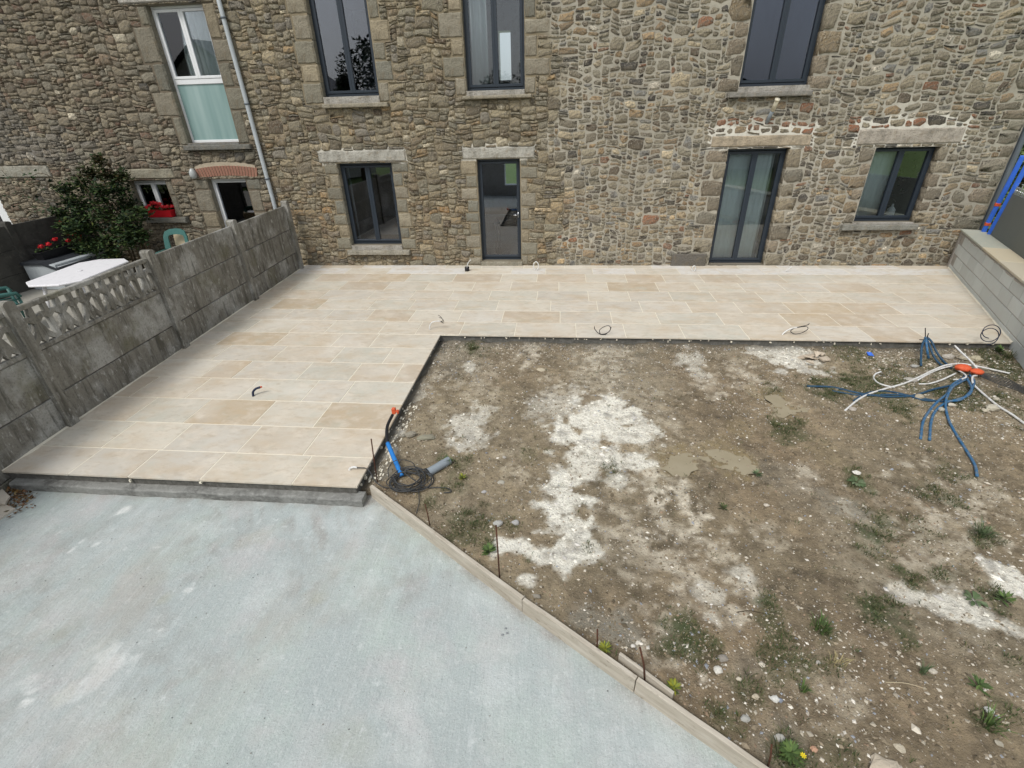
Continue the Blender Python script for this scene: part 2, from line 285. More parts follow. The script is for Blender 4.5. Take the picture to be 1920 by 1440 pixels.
GREEN = [blob(*b) for b in [(875, 985, 50, .8), (900, 1000, 40, .6), (1480, 805, 34, .9), (1500, 812, 26, .7), (1450, 735, 20, .4), (1635, 1000, 40, .9), (1660, 985, 40, .8), (1700, 985, 40, .5), (1690, 1078, 34, 1), (1710, 1090, 24, 1), (1270, 1190, 50, 1), (1250, 1210, 40, .9), (1300, 1215, 40, .8), (1420, 1130, 34, .9), (1440, 1160, 34, .9), (1460, 1190, 30, .8),
    (1540, 1178, 34, .9), (1650, 1140, 44, 1), (1680, 1165, 36, 1), (1700, 1190, 30, .7), (1785, 1078, 34, .8), (1860, 1115, 34, .9), (1875, 1140, 24, .8), (1843, 1008, 26, .9), (1608, 903, 34, .8), (1610, 722, 40, 1), (1560, 735, 40, .8), (1660, 750, 46, .7), (1700, 720, 46, .6), (1780, 700, 50, .6), (1790, 740, 50, .7), (1870, 680, 40, .9), (1860, 740, 40, .5), (890, 650, 26, .7), (1590, 655, 50, .5), (1160, 885, 22, .7),
    (1000, 850, 26, .3), (1350, 1330, 50, .7), (1400, 1290, 36, .6), (1480, 1420, 60, .9), (1340, 1370, 40, .5), (1560, 1410, 50, .5), (1460, 1230, 46, .8), (1480, 1270, 36, .6), (860, 870, 24, .5), (830, 860, 14, .9), (1150, 1245, 14, .6), (960, 990, 30, .4), (800, 930, 30, .5), (850, 905, 30, .4), (1640, 1040, 40, .4), (1560, 1180, 24, .6), (1780, 890, 30, .5), (1755, 930, 30, .6), (1320, 1200, 30, .8), (990, 1050, 14, .8), (1110, 1030, 16, .5), (1880, 1330, 30, .5), (1845, 1350, 24, .7), (1900, 1240, 24, .3), (1520, 1240, 40, .4)]]
def mask(blobs, X, Y, soft=1.0, nz=0, amt=.45):
    X = np.asarray(X, float); Y = np.asarray(Y, float); m = np.zeros(np.shape(X)); n = NZ[nz].fbm(X, Y, .14, 5) * amt * 2.4
    X, Y = X + .07 * NZ[3].fbm(X, Y, .22, 3), Y + .07 * NZ[4].fbm(X, Y, .22, 3)
    for cx, cyy, rx, ry, w in blobs:
        d = np.sqrt(((X - cx) / rx) ** 2 + ((Y - cyy) / ry) ** 2) + n
        m = np.maximum(m, w * np.clip((1.25 - d) / .45 / soft, 0, 1))
    return m
# soil relief
def soil_z(X, Y):
    z = SOIL_Z + .022 * NZ[1].fbm(X, Y, 1.1, 4) + .014 * NZ[2].fbm(X, Y, .16, 4) + .016 * NZ[5].fbm(X, Y, .06, 3)
    z = z + .05 * np.clip(1 - (NOTCH_Y - Y) / .25, 0, 1) * (.3 + .5 * NZ[3](X, Y, .3)) - .030 * mask(TAN, X, Y, 2.0)
    z = z + .03 * np.clip((Y - 3) / 4, 0, 1) * 0
    return z
SX0, SX1, SY0, SY1, RES = -1.86, 8.2, -.3, 6.90, .021
nx = int((SX1 - SX0) / RES); ny = int((SY1 - SY0) / RES)
gx, gy = np.meshgrid(np.linspace(SX0, SX1, nx), np.linspace(SY0, SY1, ny))
zz = soil_z(gx, gy)
off = gy - plank_y(gx); zz = np.where((gx < PT[-1][0]) & (off < .02), -.32, zz)
zz = np.where((gx >= PT[-1][0]) & (gy < PT[-1][1]), zz, zz)
kx = rwall_x(gy) + .1
keep = (gx < kx + .1)
dirt = np.array([.245, .202, .132]); n1 = NZ[0].fbm(gx, gy, .7, 5)[..., None]; n2 = NZ[4].fbm(gx, gy, .12, 4)[..., None]; n3 = NZ[6].fbm(gx, gy, .055, 3)[..., None]
colr = dirt * (1 + .45 * n1 + .42 * n2 + .35 * n3)
red = np.clip(NZ[3].fbm(gx, gy, 1.3, 3) * 1.3 + .2, 0, 1)[..., None]; colr = colr * (1 - red * np.array([-.03, .04, .08]))
def over(base, m, c): m = np.clip(m, 0, 1)[..., None]; return base * (1 - m) + np.array(c) * m
spec1 = np.clip(.75 + .9 * n2[..., 0], 0, 1)
colr = over(colr, mask(GREYM, gx, gy, 1.6, 5) * .8, (.27, .26, .215))
colr = over(colr, mask(CREAM, gx, gy, 1.5, 6, .75) * np.clip(.9 + 1.9 * n2[..., 0] + 1.5 * n3[..., 0], 0, 1.15) * np.clip(1.0 + .9 * NZ[0](gx * .6 + gy, gx - gy * .6, .11), .35, 1.1), (.74, .68, .55))
colr = over(colr, np.clip(NZ[2].fbm(gx, gy, .9, 5) * 1.9 - .25, 0, 1) * np.clip(.5 + n3[..., 0] + .6 * n2[..., 0], 0, 1) * .7, (.40, .36, .27))
tanm = mask(TAN, gx, gy, .9, 3, .3); colr = over(colr, tanm * .75, (.27, .215, .115))
colr = over(colr, mask(GREEN, gx, gy, 1.6, 4) * np.clip(.7 + .8 * n2[..., 0], 0, 1) * .95, (.055, .078, .028))
wm = mask(WHITE, gx, gy, 1.0, 7, .5) * np.clip(1.3 + 1.3 * n3[..., 0] + .5 * n2[..., 0], .2, 1); colr = over(colr, wm, (.84, .82, .72)); colr = over(colr, np.clip(wm, 0, 1) * np.clip(NZ[1].fbm(gx, gy, .13, 4) * 2.2 - .15, 0, 1) * .85, (.40, .385, .34))
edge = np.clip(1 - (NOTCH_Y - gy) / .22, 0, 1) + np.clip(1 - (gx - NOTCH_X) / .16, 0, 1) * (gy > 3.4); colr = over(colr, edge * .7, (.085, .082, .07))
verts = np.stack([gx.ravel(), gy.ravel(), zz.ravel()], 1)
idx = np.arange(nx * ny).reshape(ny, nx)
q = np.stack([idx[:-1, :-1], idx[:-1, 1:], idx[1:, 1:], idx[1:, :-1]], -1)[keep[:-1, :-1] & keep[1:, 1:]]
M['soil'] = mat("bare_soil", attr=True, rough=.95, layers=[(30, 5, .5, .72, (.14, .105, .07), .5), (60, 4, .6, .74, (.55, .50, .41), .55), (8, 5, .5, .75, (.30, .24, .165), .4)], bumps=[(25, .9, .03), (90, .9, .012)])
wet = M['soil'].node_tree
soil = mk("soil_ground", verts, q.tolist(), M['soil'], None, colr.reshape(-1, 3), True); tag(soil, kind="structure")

# puddles: thin muddy water sheets in the hollows
M['puddle'] = mat("muddy_water", base=(.31, .27, .185), rough=.2, spec=.5, layers=[(4, 3, .4, .7, (.36, .32, .23), .6)], bumps=[(3, .05, .01)])
for k, (px, py, rx, ry, lab) in enumerate([(1268, 866, 36, 13, "shallow tan puddle, left of the two side by side mid soil"), (1378, 866, 50, 15, "wider tan puddle right beside the smaller one mid soil"), (1470, 762, 20, 12, "small ochre puddle by the grass near the blue conduits")]):
    c = gp(px, py, SOIL_Z); n = 28; v = [(0, 0, 0)]; e = gp(px + rx * 1.5, py, SOIL_Z); g = gp(px, py - ry * 1.5, SOIL_Z); ax = e[0] - c[0]; ay = g[1] - c[1]
    for i in range(n):
        a = 2 * math.pi * i / n; r = 1 + .28 * math.sin(3 * a + k) + .14 * math.sin(7 * a + 2 * k); v.append((ax * r * math.cos(a), ay * r * math.sin(a), 0))
    o = mk("puddle", v, [(0, i + 1, (i + 1) % n + 1) for i in range(n)], M['puddle'], loc=(c[0], c[1], float(np.median([soil_z(np.array(c[0] + ax * a_), np.array(c[1] + ay * b_)) for a_ in (-.3, 0, .3) for b_ in (-.3, 0, .3)])) + .008)); tag(o, kind="structure")

# ---- concrete slab
M['slab'] = mat("concrete_slab", attr=True, rough=.85, spec=.3, layers=[(1.3, 5, .45, .66, (.46, .54, .49), .6), (1.9, 5, .5, .70, (.56, .50, .50), .45), (5, 6, .48, .7, (.44, .48, .47), .5), (2.2, 7, .50, .72, (.62, .66, .65), .5), (28, 6, .50, .70, (.40, .43, .42), .42), (75, 4, .52, .72, (.70, .74, .73), .4), (120, 3, .60, .70, (.17, .18, .18), .5), (14, 6, .60, .72, (.68, .72, .71), .4), (9, 6, .52, .70, (.36, .40, .39), .25, (1.6, .14, 1)), (1.5, 6, .55, .70, (.40, .38, .34), .5, (1, .5, 1)), (26, 4, .56, .7, (.66, .70, .70), .2, (1, .12, 1))], bumps=[(20, .6, .015), (16, .9, .012, (1.5, .16, 1)), (60, .6, .007), (150, .5, .004)])
sx, sy_ = np.meshgrid(np.linspace(-5.9, 3.6, 380), np.linspace(-.9, 3.45, 175))
base = np.ones(sx.shape + (3,)) * np.array([.395, .445, .44]) * (1 + .05 * NZ[1].fbm(sx, sy_, .8, 4)[..., None])
def sb(px, py, r, w, asp=1):
    c = gp(px, py, SLAB_Z); e = gp(px + r, py, SLAB_Z); g = gp(px, py - r * .8 * asp, SLAB_Z); return (c[0], c[1], abs(e[0] - c[0]) + .005, abs(g[1] - c[1]) + .005, w)
dirtm = np.clip(1 - (FRONT_Y + .02 - sy_) / (.16 + .16 * NZ[3](sx, sy_ * .2, .08)), 0, 1) * .75
near = np.abs(sy_ - plank_y(sx)); dirtm = np.maximum(dirtm, np.clip(1 - near / .09, 0, 1) * np.clip(.55 + NZ[2](sx, sy_, .12), 0, 1) * .8 * (sx > -1.8))
dirtm = np.maximum(dirtm, .5 * np.clip(NZ[6].fbm(sx, sy_, 1.2, 5) * 2.2 - .35, 0, 1) * np.clip(.5 + NZ[4].fbm(sx, sy_, .09, 3) * 1.4, 0, 1)); dirtm = np.maximum(dirtm, mask([sb(450, 960, 60, .5), sb(620, 965, 90, .5), sb(700, 985, 40, .5)], sx, sy_, 2, 2) * np.clip(.4 + 1.4 * NZ[4](sx + sy_ * .6, sy_ * .12, .035), 0, 1))
base = over(base, dirtm, (.24, .20, .17))
wsp = mask([sb(150, 1020, 9, .9, 1.6), sb(135, 1045, 7, .8), sb(182, 1018, 5, .6), sb(300, 1025, 8, .6, .4), sb(70, 1265, 24, .55), sb(88, 1280, 14, .7), sb(60, 1313, 9, .9), sb(200, 1240, 30, .7), (sb(180, 1270, 26, .65)), sb(160, 1285, 18, .6), sb(235, 1225, 14, .5), sb(215, 1220, 16, .55), sb(68, 1290, 6, .8), sb(230, 958, 6, .8), sb(305, 1180, 5, .7), sb(350, 1115, 6, .6), sb(130, 1300, 20, .4)], sx, sy_, 1.1, 6, .8)
base = over(base, wsp, (.72, .74, .72))
base = over(base, mask([sb(120, 1310, 22, .4), sb(590, 1120, 16, .4), sb(310, 1125, 12, .35), sb(640, 1390, 60, .25), sb(100, 1190, 50, .25), sb(480, 1010, 30, .3), sb(200, 1375, 80, .2)], sx, sy_, 2, 3), (.40, .40, .30))
ii = np.arange(sx.size).reshape(sx.shape)
qq = np.stack([ii[:-1, :-1], ii[:-1, 1:], ii[1:, 1:], ii[1:, :-1]], -1).reshape(-1, 4)
slab = mk("concrete_slab", np.stack([sx.ravel(), sy_.ravel(), np.full(sx.size, SLAB_Z) + .003 * NZ[5](sx, sy_, .5).ravel()], 1), qq.tolist(), M['slab'], None, base.reshape(-1, 3), True); tag(slab, kind="structure")

# ------------------------------------------------------------------ terrace with its tiles
OV = .03
bed = MB()
bed.prism([(fence_x(FRONT_Y) - .02, FRONT_Y + OV), (NOTCH_X - OV, FRONT_Y + OV), (NOTCH_X - OV, NOTCH_Y + OV), (fence_x(NOTCH_Y) - .02, NOTCH_Y + OV)], -.30, -.0205)
bed.prism([(fence_x(NOTCH_Y) - .02, NOTCH_Y + OV + .0005), (rwall_x(NOTCH_Y) + .02, NOTCH_Y + OV + .0005), (rwall_x(WY) + .04, WY + .1), (fence_x(WY) - .02, WY + .1)], -.30, -.0205)
terrace = bed.build("terrace", M['screed']); tag(terrace, kind="structure")
gr = MB()
gr.prism([(fence_x(FRONT_Y) + .0, FRONT_Y + .006), (NOTCH_X - .006, FRONT_Y + .006), (NOTCH_X - .006, NOTCH_Y + .006), (fence_x(NOTCH_Y), NOTCH_Y + .006)], -.020, -.0035)
gr.prism([(fence_x(NOTCH_Y), NOTCH_Y + .0065), (rwall_x(NOTCH_Y) - .006, NOTCH_Y + .0065), (rwall_x(WY), WY), (fence_x(WY), WY)], -.020, -.0035)
gr.build("grout", M['grout'], terrace)
lip = MB(); xs = np.linspace(fence_x(FRONT_Y) + .08, NOTCH_X + .045, 60); lv = []; lf = []
for i, x in enumerate(xs):
    e = .012 * float(NZ[2](x, 0, .12)) + .006 * float(NZ[3](x, 3, .03))
    lv += [(x, FRONT_Y + .06, -.108 + e * .4), (x, FRONT_Y - .040 + e, -.114 + e * .3), (x, FRONT_Y - .052 + e, -.128), (x, FRONT_Y - .052 + e * .5, SLAB_Z - .02), (x, FRONT_Y + .06, SLAB_Z - .02)]
    if i: lf += [((i - 1) * 5 + k, i * 5 + k, i * 5 + k + 1, (i - 1) * 5 + k + 1) for k in range(4)]
lf += [(0, 1, 2, 3, 4), tuple(range((len(xs) - 1) * 5, len(xs) * 5))[::-1]]
lip.add(lv, lf); lip.build("concrete_kerb", M['lip'], terrace)
# rows
rows = [FRONT_Y, 3.73, 4.23, 4.765, 5.30, 5.82, 6.34, NOTCH_Y, 7.38, 7.91, 8.45, 9.00, 9.56, 10.12, 10.56, WY - .002]
fixed = {0: [gp(136, 882)[0], gp(243, 890)[0], gp(377, 896)[0], gp(547, 907)[0]], 1: [gp(193, 836)[0], gp(306, 841)[0], gp(444, 848)[0], gp(567, 854)[0]], 2: [gp(240, 785)[0], gp(347, 789)[0], gp(475, 795)[0], gp(588, 798)[0]],
         3: [gp(z, 745)[0] for z in (348, 449, 570, 643)], 4: [gp(300 + z / 3.84, 560 + 575 / 3.84)[0] for z in (275, 510, 985, 1365)], 7: [gp(z, 624)[0] for z in (779, 862, 965, 1080, 1172, 1280, 1397)], 8: [gp(z, 602)[0] for z in (765, 858, 940, 1050, 1148, 1236, 1354)]}
G = .006
tones = [((.56, .505, .415), 4), ((.59, .55, .465), 4), ((.54, .515, .44), 3), ((.52, .45, .355), 1.6), ((.50, .42, .31), .7), ((.56, .525, .455), 3)]
tn, tw = [t[0] for t in tones], [t[1] for t in tones]
prevj = []
ntile = 0
for r in range(len(rows) - 1):
    y0, y1 = rows[r], rows[r + 1]; ym = (y0 + y1) / 2
    wing = y1 <= NOTCH_Y + 1e-6
    xl0, xl1 = fence_x(y0), fence_x(y1); xr0, xr1 = (NOTCH_X, NOTCH_X) if wing else (rwall_x(y0), rwall_x(y1))
    L, Rr = max(xl0, xl1), min(xr0, xr1)
    js = list(fixed.get(r, []))
    x = js[-1] if js else L + random.choice([.3, .45, .55, .7])
    if not js: js = [x]
    else:
        while js[0] - L > .95: js.insert(0, js[0] - random.choice([.6, .75, .9]))
    while True:
        for _ in range(12):
            w = random.choice([.6, .68, .75, .75, .9, .95] if r < 7 else [.75, .82, .9, .95, 1.0])
            if all(abs(x + w - p) > .12 for p in prevj): break
        x += w
        if x > Rr - .25: break
        js.append(x)
    js = [j for j in js if L + .12 < j < Rr - .12]; prevj = js
    ed = [None] + js + [None]
    for i in range(len(ed) - 1):
        a0, a1 = (xl0 + .012, xl1 + .012) if ed[i] is None else (ed[i] + G, ed[i] + G)
        b0, b1 = (xr0 - (0 if wing else .012), xr1 - (0 if wing else .012)) if ed[i + 1] is None else (ed[i + 1] - G, ed[i + 1] - G)
        yy0 = y0 + (0 if r == 0 or (r == 7 and (a0 + b0) / 2 > NOTCH_X) else G); yy1 = y1 - G
        poly = [(a0, yy0), (b0, yy0), (b1, yy1), (a1, yy1)]
        if r == 7 and a0 < NOTCH_X < b0: poly = [(a0, yy0 + G), (b0, yy0 + G), (b1, yy1), (a1, yy1)]
        c = np.array(random.choices(tn, tw)[0]) * random.uniform(.94, 1.05)
        if r >= 13 and random.random() < .55: c = np.array([.66, .65, .62])
        elif r >= 13: c = c * 1.05
        dz = random.uniform(-.0012, .0012); cx = sum(p[0] for p in poly) / 4; cyy = sum(p[1] for p in poly) / 4
        b = MB(); b.prism([(p[0] - cx, p[1] - cyy) for p in poly], -.02, 0, tuple(c), .0025)
        # offset texture space by shifting local z origin per tile so that no two tiles share their veining
        o = b.build("tile", M['tile'], terrace, loc=(cx, cyy, dz)); ntile += 1
_t = M['tile'].node_tree; _g = _t.nodes.new("ShaderNodeNewGeometry"); _p = _t.nodes["Principled BSDF"]; _cur = _p.inputs["Base Color"].links[0].from_socket
for _sc, _lo, _hi, _c, _st in ((1.3, .52, .72, (.70, .68, .62), .45), (2.6, .58, .74, (.36, .31, .24), .30), (7.5, .62, .76, (.40, .35, .28), .28)):
    _n = _t.nodes.new("ShaderNodeTexNoise"); _n.inputs["Scale"].default_value = _sc; _n.inputs["Detail"].default_value = 7; _t.links.new(_g.outputs["Position"], _n.inputs["Vector"])
    _mr = _t.nodes.new("ShaderNodeMapRange"); _mr.inputs[1].default_value = _lo; _mr.inputs[2].default_value = _hi; _mr.inputs[4].default_value = _st; _t.links.new(_n.outputs["Fac"], _mr.inputs[0])
    _x = _t.nodes.new("ShaderNodeMix"); _x.data_type = 'RGBA'; _t.links.new(_mr.outputs[0], _x.inputs["Factor"]); _t.links.new(_cur, _x.inputs["A"]); _x.inputs["B"].default_value = (*_c, 1); _cur = _x.outputs["Result"]
_t.links.new(_cur, _p.inputs["Base Color"])
# random texture offset per object for tiles and other repeated materials
def per_object_offset(m):
    t = m.node_tree; oi = t.nodes.new("ShaderNodeObjectInfo"); mul = t.nodes.new("ShaderNodeMath"); mul.operation = 'MULTIPLY'; mul.inputs[1].default_value = 61.0; t.links.new(oi.outputs["Random"], mul.inputs[0])
    cmb = t.nodes.new("ShaderNodeCombineXYZ"); t.links.new(mul.outputs[0], cmb.inputs[0]); t.links.new(mul.outputs[0], cmb.inputs[2])
    for n in list(t.nodes):
        if n.type == 'MAPPING': t.links.new(cmb.outputs[0], n.inputs["Location"])
for k in ('tile', 'fence', 'coping', 'block', 'wood'): per_object_offset(M[k])
# mortar fillet along the fence foot and white grout drips under the tile edge
fil = MB(); ys = np.linspace(FRONT_Y, WY - .05, 120); v = []; f = []
for i, y in enumerate(ys):
    w = .035 + .02 * float(NZ[1](y, 2, .25)) + .008 * float(NZ[2](y, 1, .05)); x = fence_x(y)
    v += [(x - .02, y, .022), (x + w, y, .0025), (x + w, y, -.003)]
    if i: f += [((i - 1) * 3, i * 3, i * 3 + 1, (i - 1) * 3 + 1)[::-1], ((i - 1) * 3 + 1, i * 3 + 1, i * 3 + 2, (i - 1) * 3 + 2)[::-1]]
fil.add(v, f)
v = []; f = []
ys = np.linspace(NOTCH_Y, WY - .05, 80)
for i, y in enumerate(ys):
    w = .02 + .014 * float(NZ[1](y, 5, .2)) + .006 * float(NZ[2](y, 7, .05)); x = rwall_x(y)
    v += [(x + .03, y, .025), (x - w, y, .0025), (x - w, y, -.003)]
    if i: f += [((i - 1) * 3, i * 3, i * 3 + 1, (i - 1) * 3 + 1), ((i - 1) * 3 + 1, i * 3 + 1, i * 3 + 2, (i - 1) * 3 + 2)]
fil.add(v, f)
fil.build("mortar_fillet", M['grout'], terrace)
dr = MB()
for i in range(58):
    if i < 40: x = random.uniform(NOTCH_X + .2, 6.2); y = NOTCH_Y + OV - .012; z = -.02 - random.uniform(0, .03)
    elif i < 56: x = NOTCH_X - OV + .012; y = random.uniform(3.4, NOTCH_Y); z = -.03 - random.uniform(0, .06)
    else: x = random.choice(fixed[0]) + random.uniform(-.02, .02); y = FRONT_Y + .012; z = -.025 - random.uniform(0, .05)
    h = random.uniform(.008, .035); w = random.uniform(.004, .014); dr.box((x - w, y - w, z - h), (x + w, y + w, z), (1, 1, 1), w * .4)
for i in range(110):
    x = NOTCH_X + random.uniform(.0, .14); y = random.uniform(3.5, 5.0); w = random.uniform(.003, .011); z = float(soil_z(np.array(x), np.array(y))); dr.box((x - w, y - w * 2, z), (x + w, y + w * 2, z + w), (1, 1, 1), w * .3)
tag(dr.build("grout_drips", M['grout'], terrace), kind="stuff")

# ------------------------------------------------------------------ house facades
FR = WY + .15                     # plane of the window frames
def rect(tl, tr, bl, br, Y=FR):
    a = [wp(*p, Y) for p in (tl, tr, bl, br)]
    return ((a[0][0] + a[2][0]) / 2, (a[1][0] + a[3][0]) / 2, (a[2][2] + a[3][2]) / 2, (a[0][2] + a[1][2]) / 2)
def R4(x0, x1, z0, z1): return (x0, x1, z0, z1)
op = {}
op['W'] = rect((281.5, 11), (388, 9), (360, 268), (457, 266))
op['small'] = rect((251, 338), (322, 338), (273, 405), (338, 404))
a = rect((395, 335), (470, 332), (420, 417), (482, 398)); op['D'] = (a[0], a[1], -.05, a[3])
a = rect((579, 0), (692, 0), (611, 183), (717, 179)); op['U1'] = (a[0], a[1], a[2], 5.45)
a = rect((869, 0), (983, 0), (874, 171), (986.5, 168)); op['U2'] = (a[0], a[1], a[2], 5.45)
a = rect((1407.5, 0), (1549, 0), (1379.5, 163), (1511, 160)); op['U3'] = (a[0], a[1], a[2], 5.40)
op['L1'] = rect((637, 306), (738, 304), (663, 457.5), (758, 456.7))
op['door'] = rect((894, 298), (976, 297), (905, 487), (980, 486))
op['patio'] = rect((1362, 279), (1477, 277), (1324, 490.5), (1427, 488))
a = op['patio']; op['patio'] = (a[0], a[1], .015, a[3])
op['L4'] = rect((1633, 274.5), (1755, 272), (1591, 415.5), (1706, 413))
op['WD'] = (-14.6, -13.05, -.3, 1.9)
lintels = {'L1': R4(-5.11, -3.22, 2.185, 2.41), 'door': R4(-2.03, -.54, 2.20, 2.42), 'patio': R4(2.89, 4.74, 2.32, 2.52), 'L4': R4(5.57, 7.42, 2.31, 2.58),
           'A': R4(-13.1, -11.44, 2.0, 2.25), 'small': R4(-9.9, -8.49, 1.93, 2.14)}
for k in ('W', 'U1', 'U2', 'U3'): o = op[k]; lintels[k] = R4(o[0] - .25, o[1] + .25, o[3] - .0, o[3] + .28)
lintels['W'] = R4(op['W'][0] - .5, op['W'][1] + .3, op['W'][3] + .03, op['W'][3] + .27)
SY = WY - .12
def srect(p0, p1, p2): a, b, c = wp(*p0, SY), wp(*p1, SY), wp(*p2, SY); return (a[0], b[0], c[2], (a[2] + b[2]) / 2)
sills = {'W': srect((341, 273), (467, 270), (347, 283)), 'U1': srect((602, 195), (726, 191), (602, 204)), 'U2': srect((866, 180), (997, 175), (868, 187)), 'U3': srect((1366, 173), (1527, 168), (1368, 184)),
         'L1': srect((650, 471), (767, 469), (652, 479)), 'L4': srect((1581, 423), (1725, 421), (1581, 433)), 'small': srect((270, 408), (347, 408), (272, 419))}
XL, XR, XM, ZB, ZT = -16.0, 8.39, -6.40, -.32, 6.0
C = .03
NX = int(round((XR - XL) / C)); NZc = int(round((ZT - ZB) / C))
occ = np.zeros((NX, NZc), bool)
def block(r, pad=0.0):
    x0, x1, z0, z1 = r
    i0, i1 = int(round((x0 - pad - XL) / C)), int(round((x1 + pad - XL) / C)); j0, j1 = int(round((z0 - pad - ZB) / C)), int(round((z1 + pad - ZB) / C))
    occ[max(i0, 0):max(i1, 0), max(j0, 0):max(j1, 0)] = True
hard = []                          # rectangles of dressed stone and openings (unwarped)
for k, o in op.items(): block(o); hard.append(o)
for k, o in lintels.items(): block(o); hard.append(o)
for k, o in sills.items():
    rr = (o[0], o[1], o[2], max(o[3], op[k][2])); block(rr); hard.append(rr)
arch = (-7.95, -6.55, 1.95, 2.24); block(arch); hard.append(arch)
step = (op['door'][0] - .02, op['door'][1] + .02, -.02, op['door'][2]); block(step); hard.append(step)

# jamb stones
PAL = {'gran': [(.25, .235, .18), (.285, .26, .20), (.225, .21, .16), (.30, .27, .205), (.21, .205, .165)],
       'ochre': [(.34, .29, .20), (.31, .275, .20)], 'brown': [(.235, .195, .14), (.26, .215, .155), (.20, .175, .13), (.22, .205, .16), (.27, .21, .13)]}
quoins = []                        # (rect, colour, house, name)
def jambs(k, zlo, zhi, wl, wr, hr=(.22, .36), pal='gran', house='main', sides=(1, 1)):
    o = op[k]
    for s, (sd, ws) in enumerate((('l', wl), ('r', wr))):
        if not sides[s]: continue
        z = zlo; alt = random.random() < .5
        while z < zhi - .02:
            h = random.uniform(*hr)
            if zhi - z - h < .12: h = zhi - z
            h = min(h, zhi - z)
            w = random.uniform(ws[0], ws[0] * 1.3) if alt else random.uniform(ws[1] * .8, ws[1]); alt = not alt
            w = round(w / C) * C
            r = (o[0] - w, o[0] + .012, z, z + h) if sd == 'l' else (o[1] - .012, o[1] + w, z, z + h)
            c = random.choice(PAL[pal if random.random() < .8 else 'ochre'])
            quoins.append((r, c, house)); rb = (r[0], r[1], r[2], r[3]); block(rb); hard.append(rb); z += h
jambs('W', sills['W'][3], op['W'][3], (.18, .46), (.2, .5), (.28, .62), house='left')
jambs('small', sills['small'][3], op['small'][3], (.14, .2), (.14, .18), (.3, .5), house='left')
jambs('D', -.3, op['D'][3], (.28, .46), (.24, .34), (.3, .48), house='left')
jambs('U1', sills['U1'][3], 5.45, (.28, .42), (.2, .42), (.26, .42))
jambs('U2', sills['U2'][3], 5.45, (.2, .46), (.18, .5), (.24, .40))
jambs('U3', sills['U3'][3], 5.40, (.2, .4), (.2, .42), (.2, .42), 'brown')
jambs('L1', sills['L1'][3], op['L1'][3], (.18, .34), (.18, .38), (.2, .32))
jambs('door', 0, op['door'][3], (.18, .36), (.16, .38), (.18, .30))
jambs('patio', .0, op['patio'][3], (.2, .46), (.2, .44), (.22, .36), 'brown')
jambs('L4', sills['L4'][3], op['L4'][3], (.15, .34), (.15, .38), (.2, .30), 'brown')
# house corner on the right
z = -.3; alt = 0
while z < ZT - .1:
    h = random.uniform(.16, .32); w = random.uniform(.18, .28) if alt else random.uniform(.32, .55); alt = 1 - alt
    r = (XR - w, XR, z, min(z + h, ZT)); quoins.append((r, random.choice(PAL['brown'] + PAL['gran']), 'main')); block(r); hard.append(r); z += h

HR = np.array([(a, b, c, d) for a, b, c, d in hard])
def warpfade(x, z):
    x = np.asarray(x)[..., None]; z = np.asarray(z)[..., None]
    dx = np.maximum(np.maximum(HR[:, 0] - x, x - HR[:, 1]), 0); dz = np.maximum(np.maximum(HR[:, 2] - z, z - HR[:, 3]), 0)
    return np.clip(np.sqrt(dx * dx + dz * dz).min(-1) / .10, 0, 1)
_gx, _gz = np.meshgrid(XL + (np.arange(NX + 1)) * C, ZB + np.arange(NZc + 1) * C, indexing='ij')
_e = .45 * NZ[7].fbm(_gx, _gz, .8, 4) * 2.0
STG = np.where(_gx > .05 + _e - .35 * (_gz > 3.2), 3, np.where(_gx > XM, 2, np.where((_gx < -11.2 - (_gz - 3) * .35 + _e * 2) & (_gz > 2.3), 0, 1)))
def style(x, z):                   # 0 = far left grey, 1 = neighbour brown, 2 = ochre middle, 3 = pointed right part
    return int(STG[min(max(int((x - XL) / C), 0), NX), min(max(int((z - ZB) / C), 0), NZc)])
pal = {3: [((.235, .215, .16), 8), ((.20, .19, .15), 7), ((.28, .25, .185), 5), ((.17, .155, .12), 6), ((.25, .185, .115), 4), ((.29, .205, .115), 2), ((.055, .053, .052), 3.2), ((.10, .08, .06), 3), ((.42, .36, .25), 2.5), ((.16, .17, .175), 3), ((.5, .48, .42), .7), ((.22, .10, .055), 1.1)],
       2: [((.235, .21, .15), 8), ((.27, .235, .16), 7), ((.20, .19, .145), 8), ((.22, .175, .115), 5), ((.32, .27, .18), 4), ((.14, .12, .085), 4), ((.18, .17, .15), 4), ((.30, .21, .11), 2), ((.45, .41, .31), 1.4), ((.10, .07, .045), 1.5)],
       1: [((.18, .155, .115), 8), ((.21, .18, .13), 7), ((.17, .16, .13), 8), ((.19, .14, .10), 4), ((.25, .22, .16), 5), ((.12, .10, .075), 4), ((.22, .21, .17), 3), ((.45, .42, .34), .8), ((.14, .085, .06), 2), ((.06, .06, .06), 1)],
       0: [((.17, .16, .145), 8), ((.13, .125, .11), 7), ((.21, .20, .18), 5), ((.10, .095, .09), 4), ((.19, .16, .12), 3), ((.35, .33, .29), 1)]}
stones = []                        # (i0,j0,w,h)
order = [(i, j) for j in range(NZc) for i in range(NX)]
colfree = ~occ
rnd = random.Random(5)
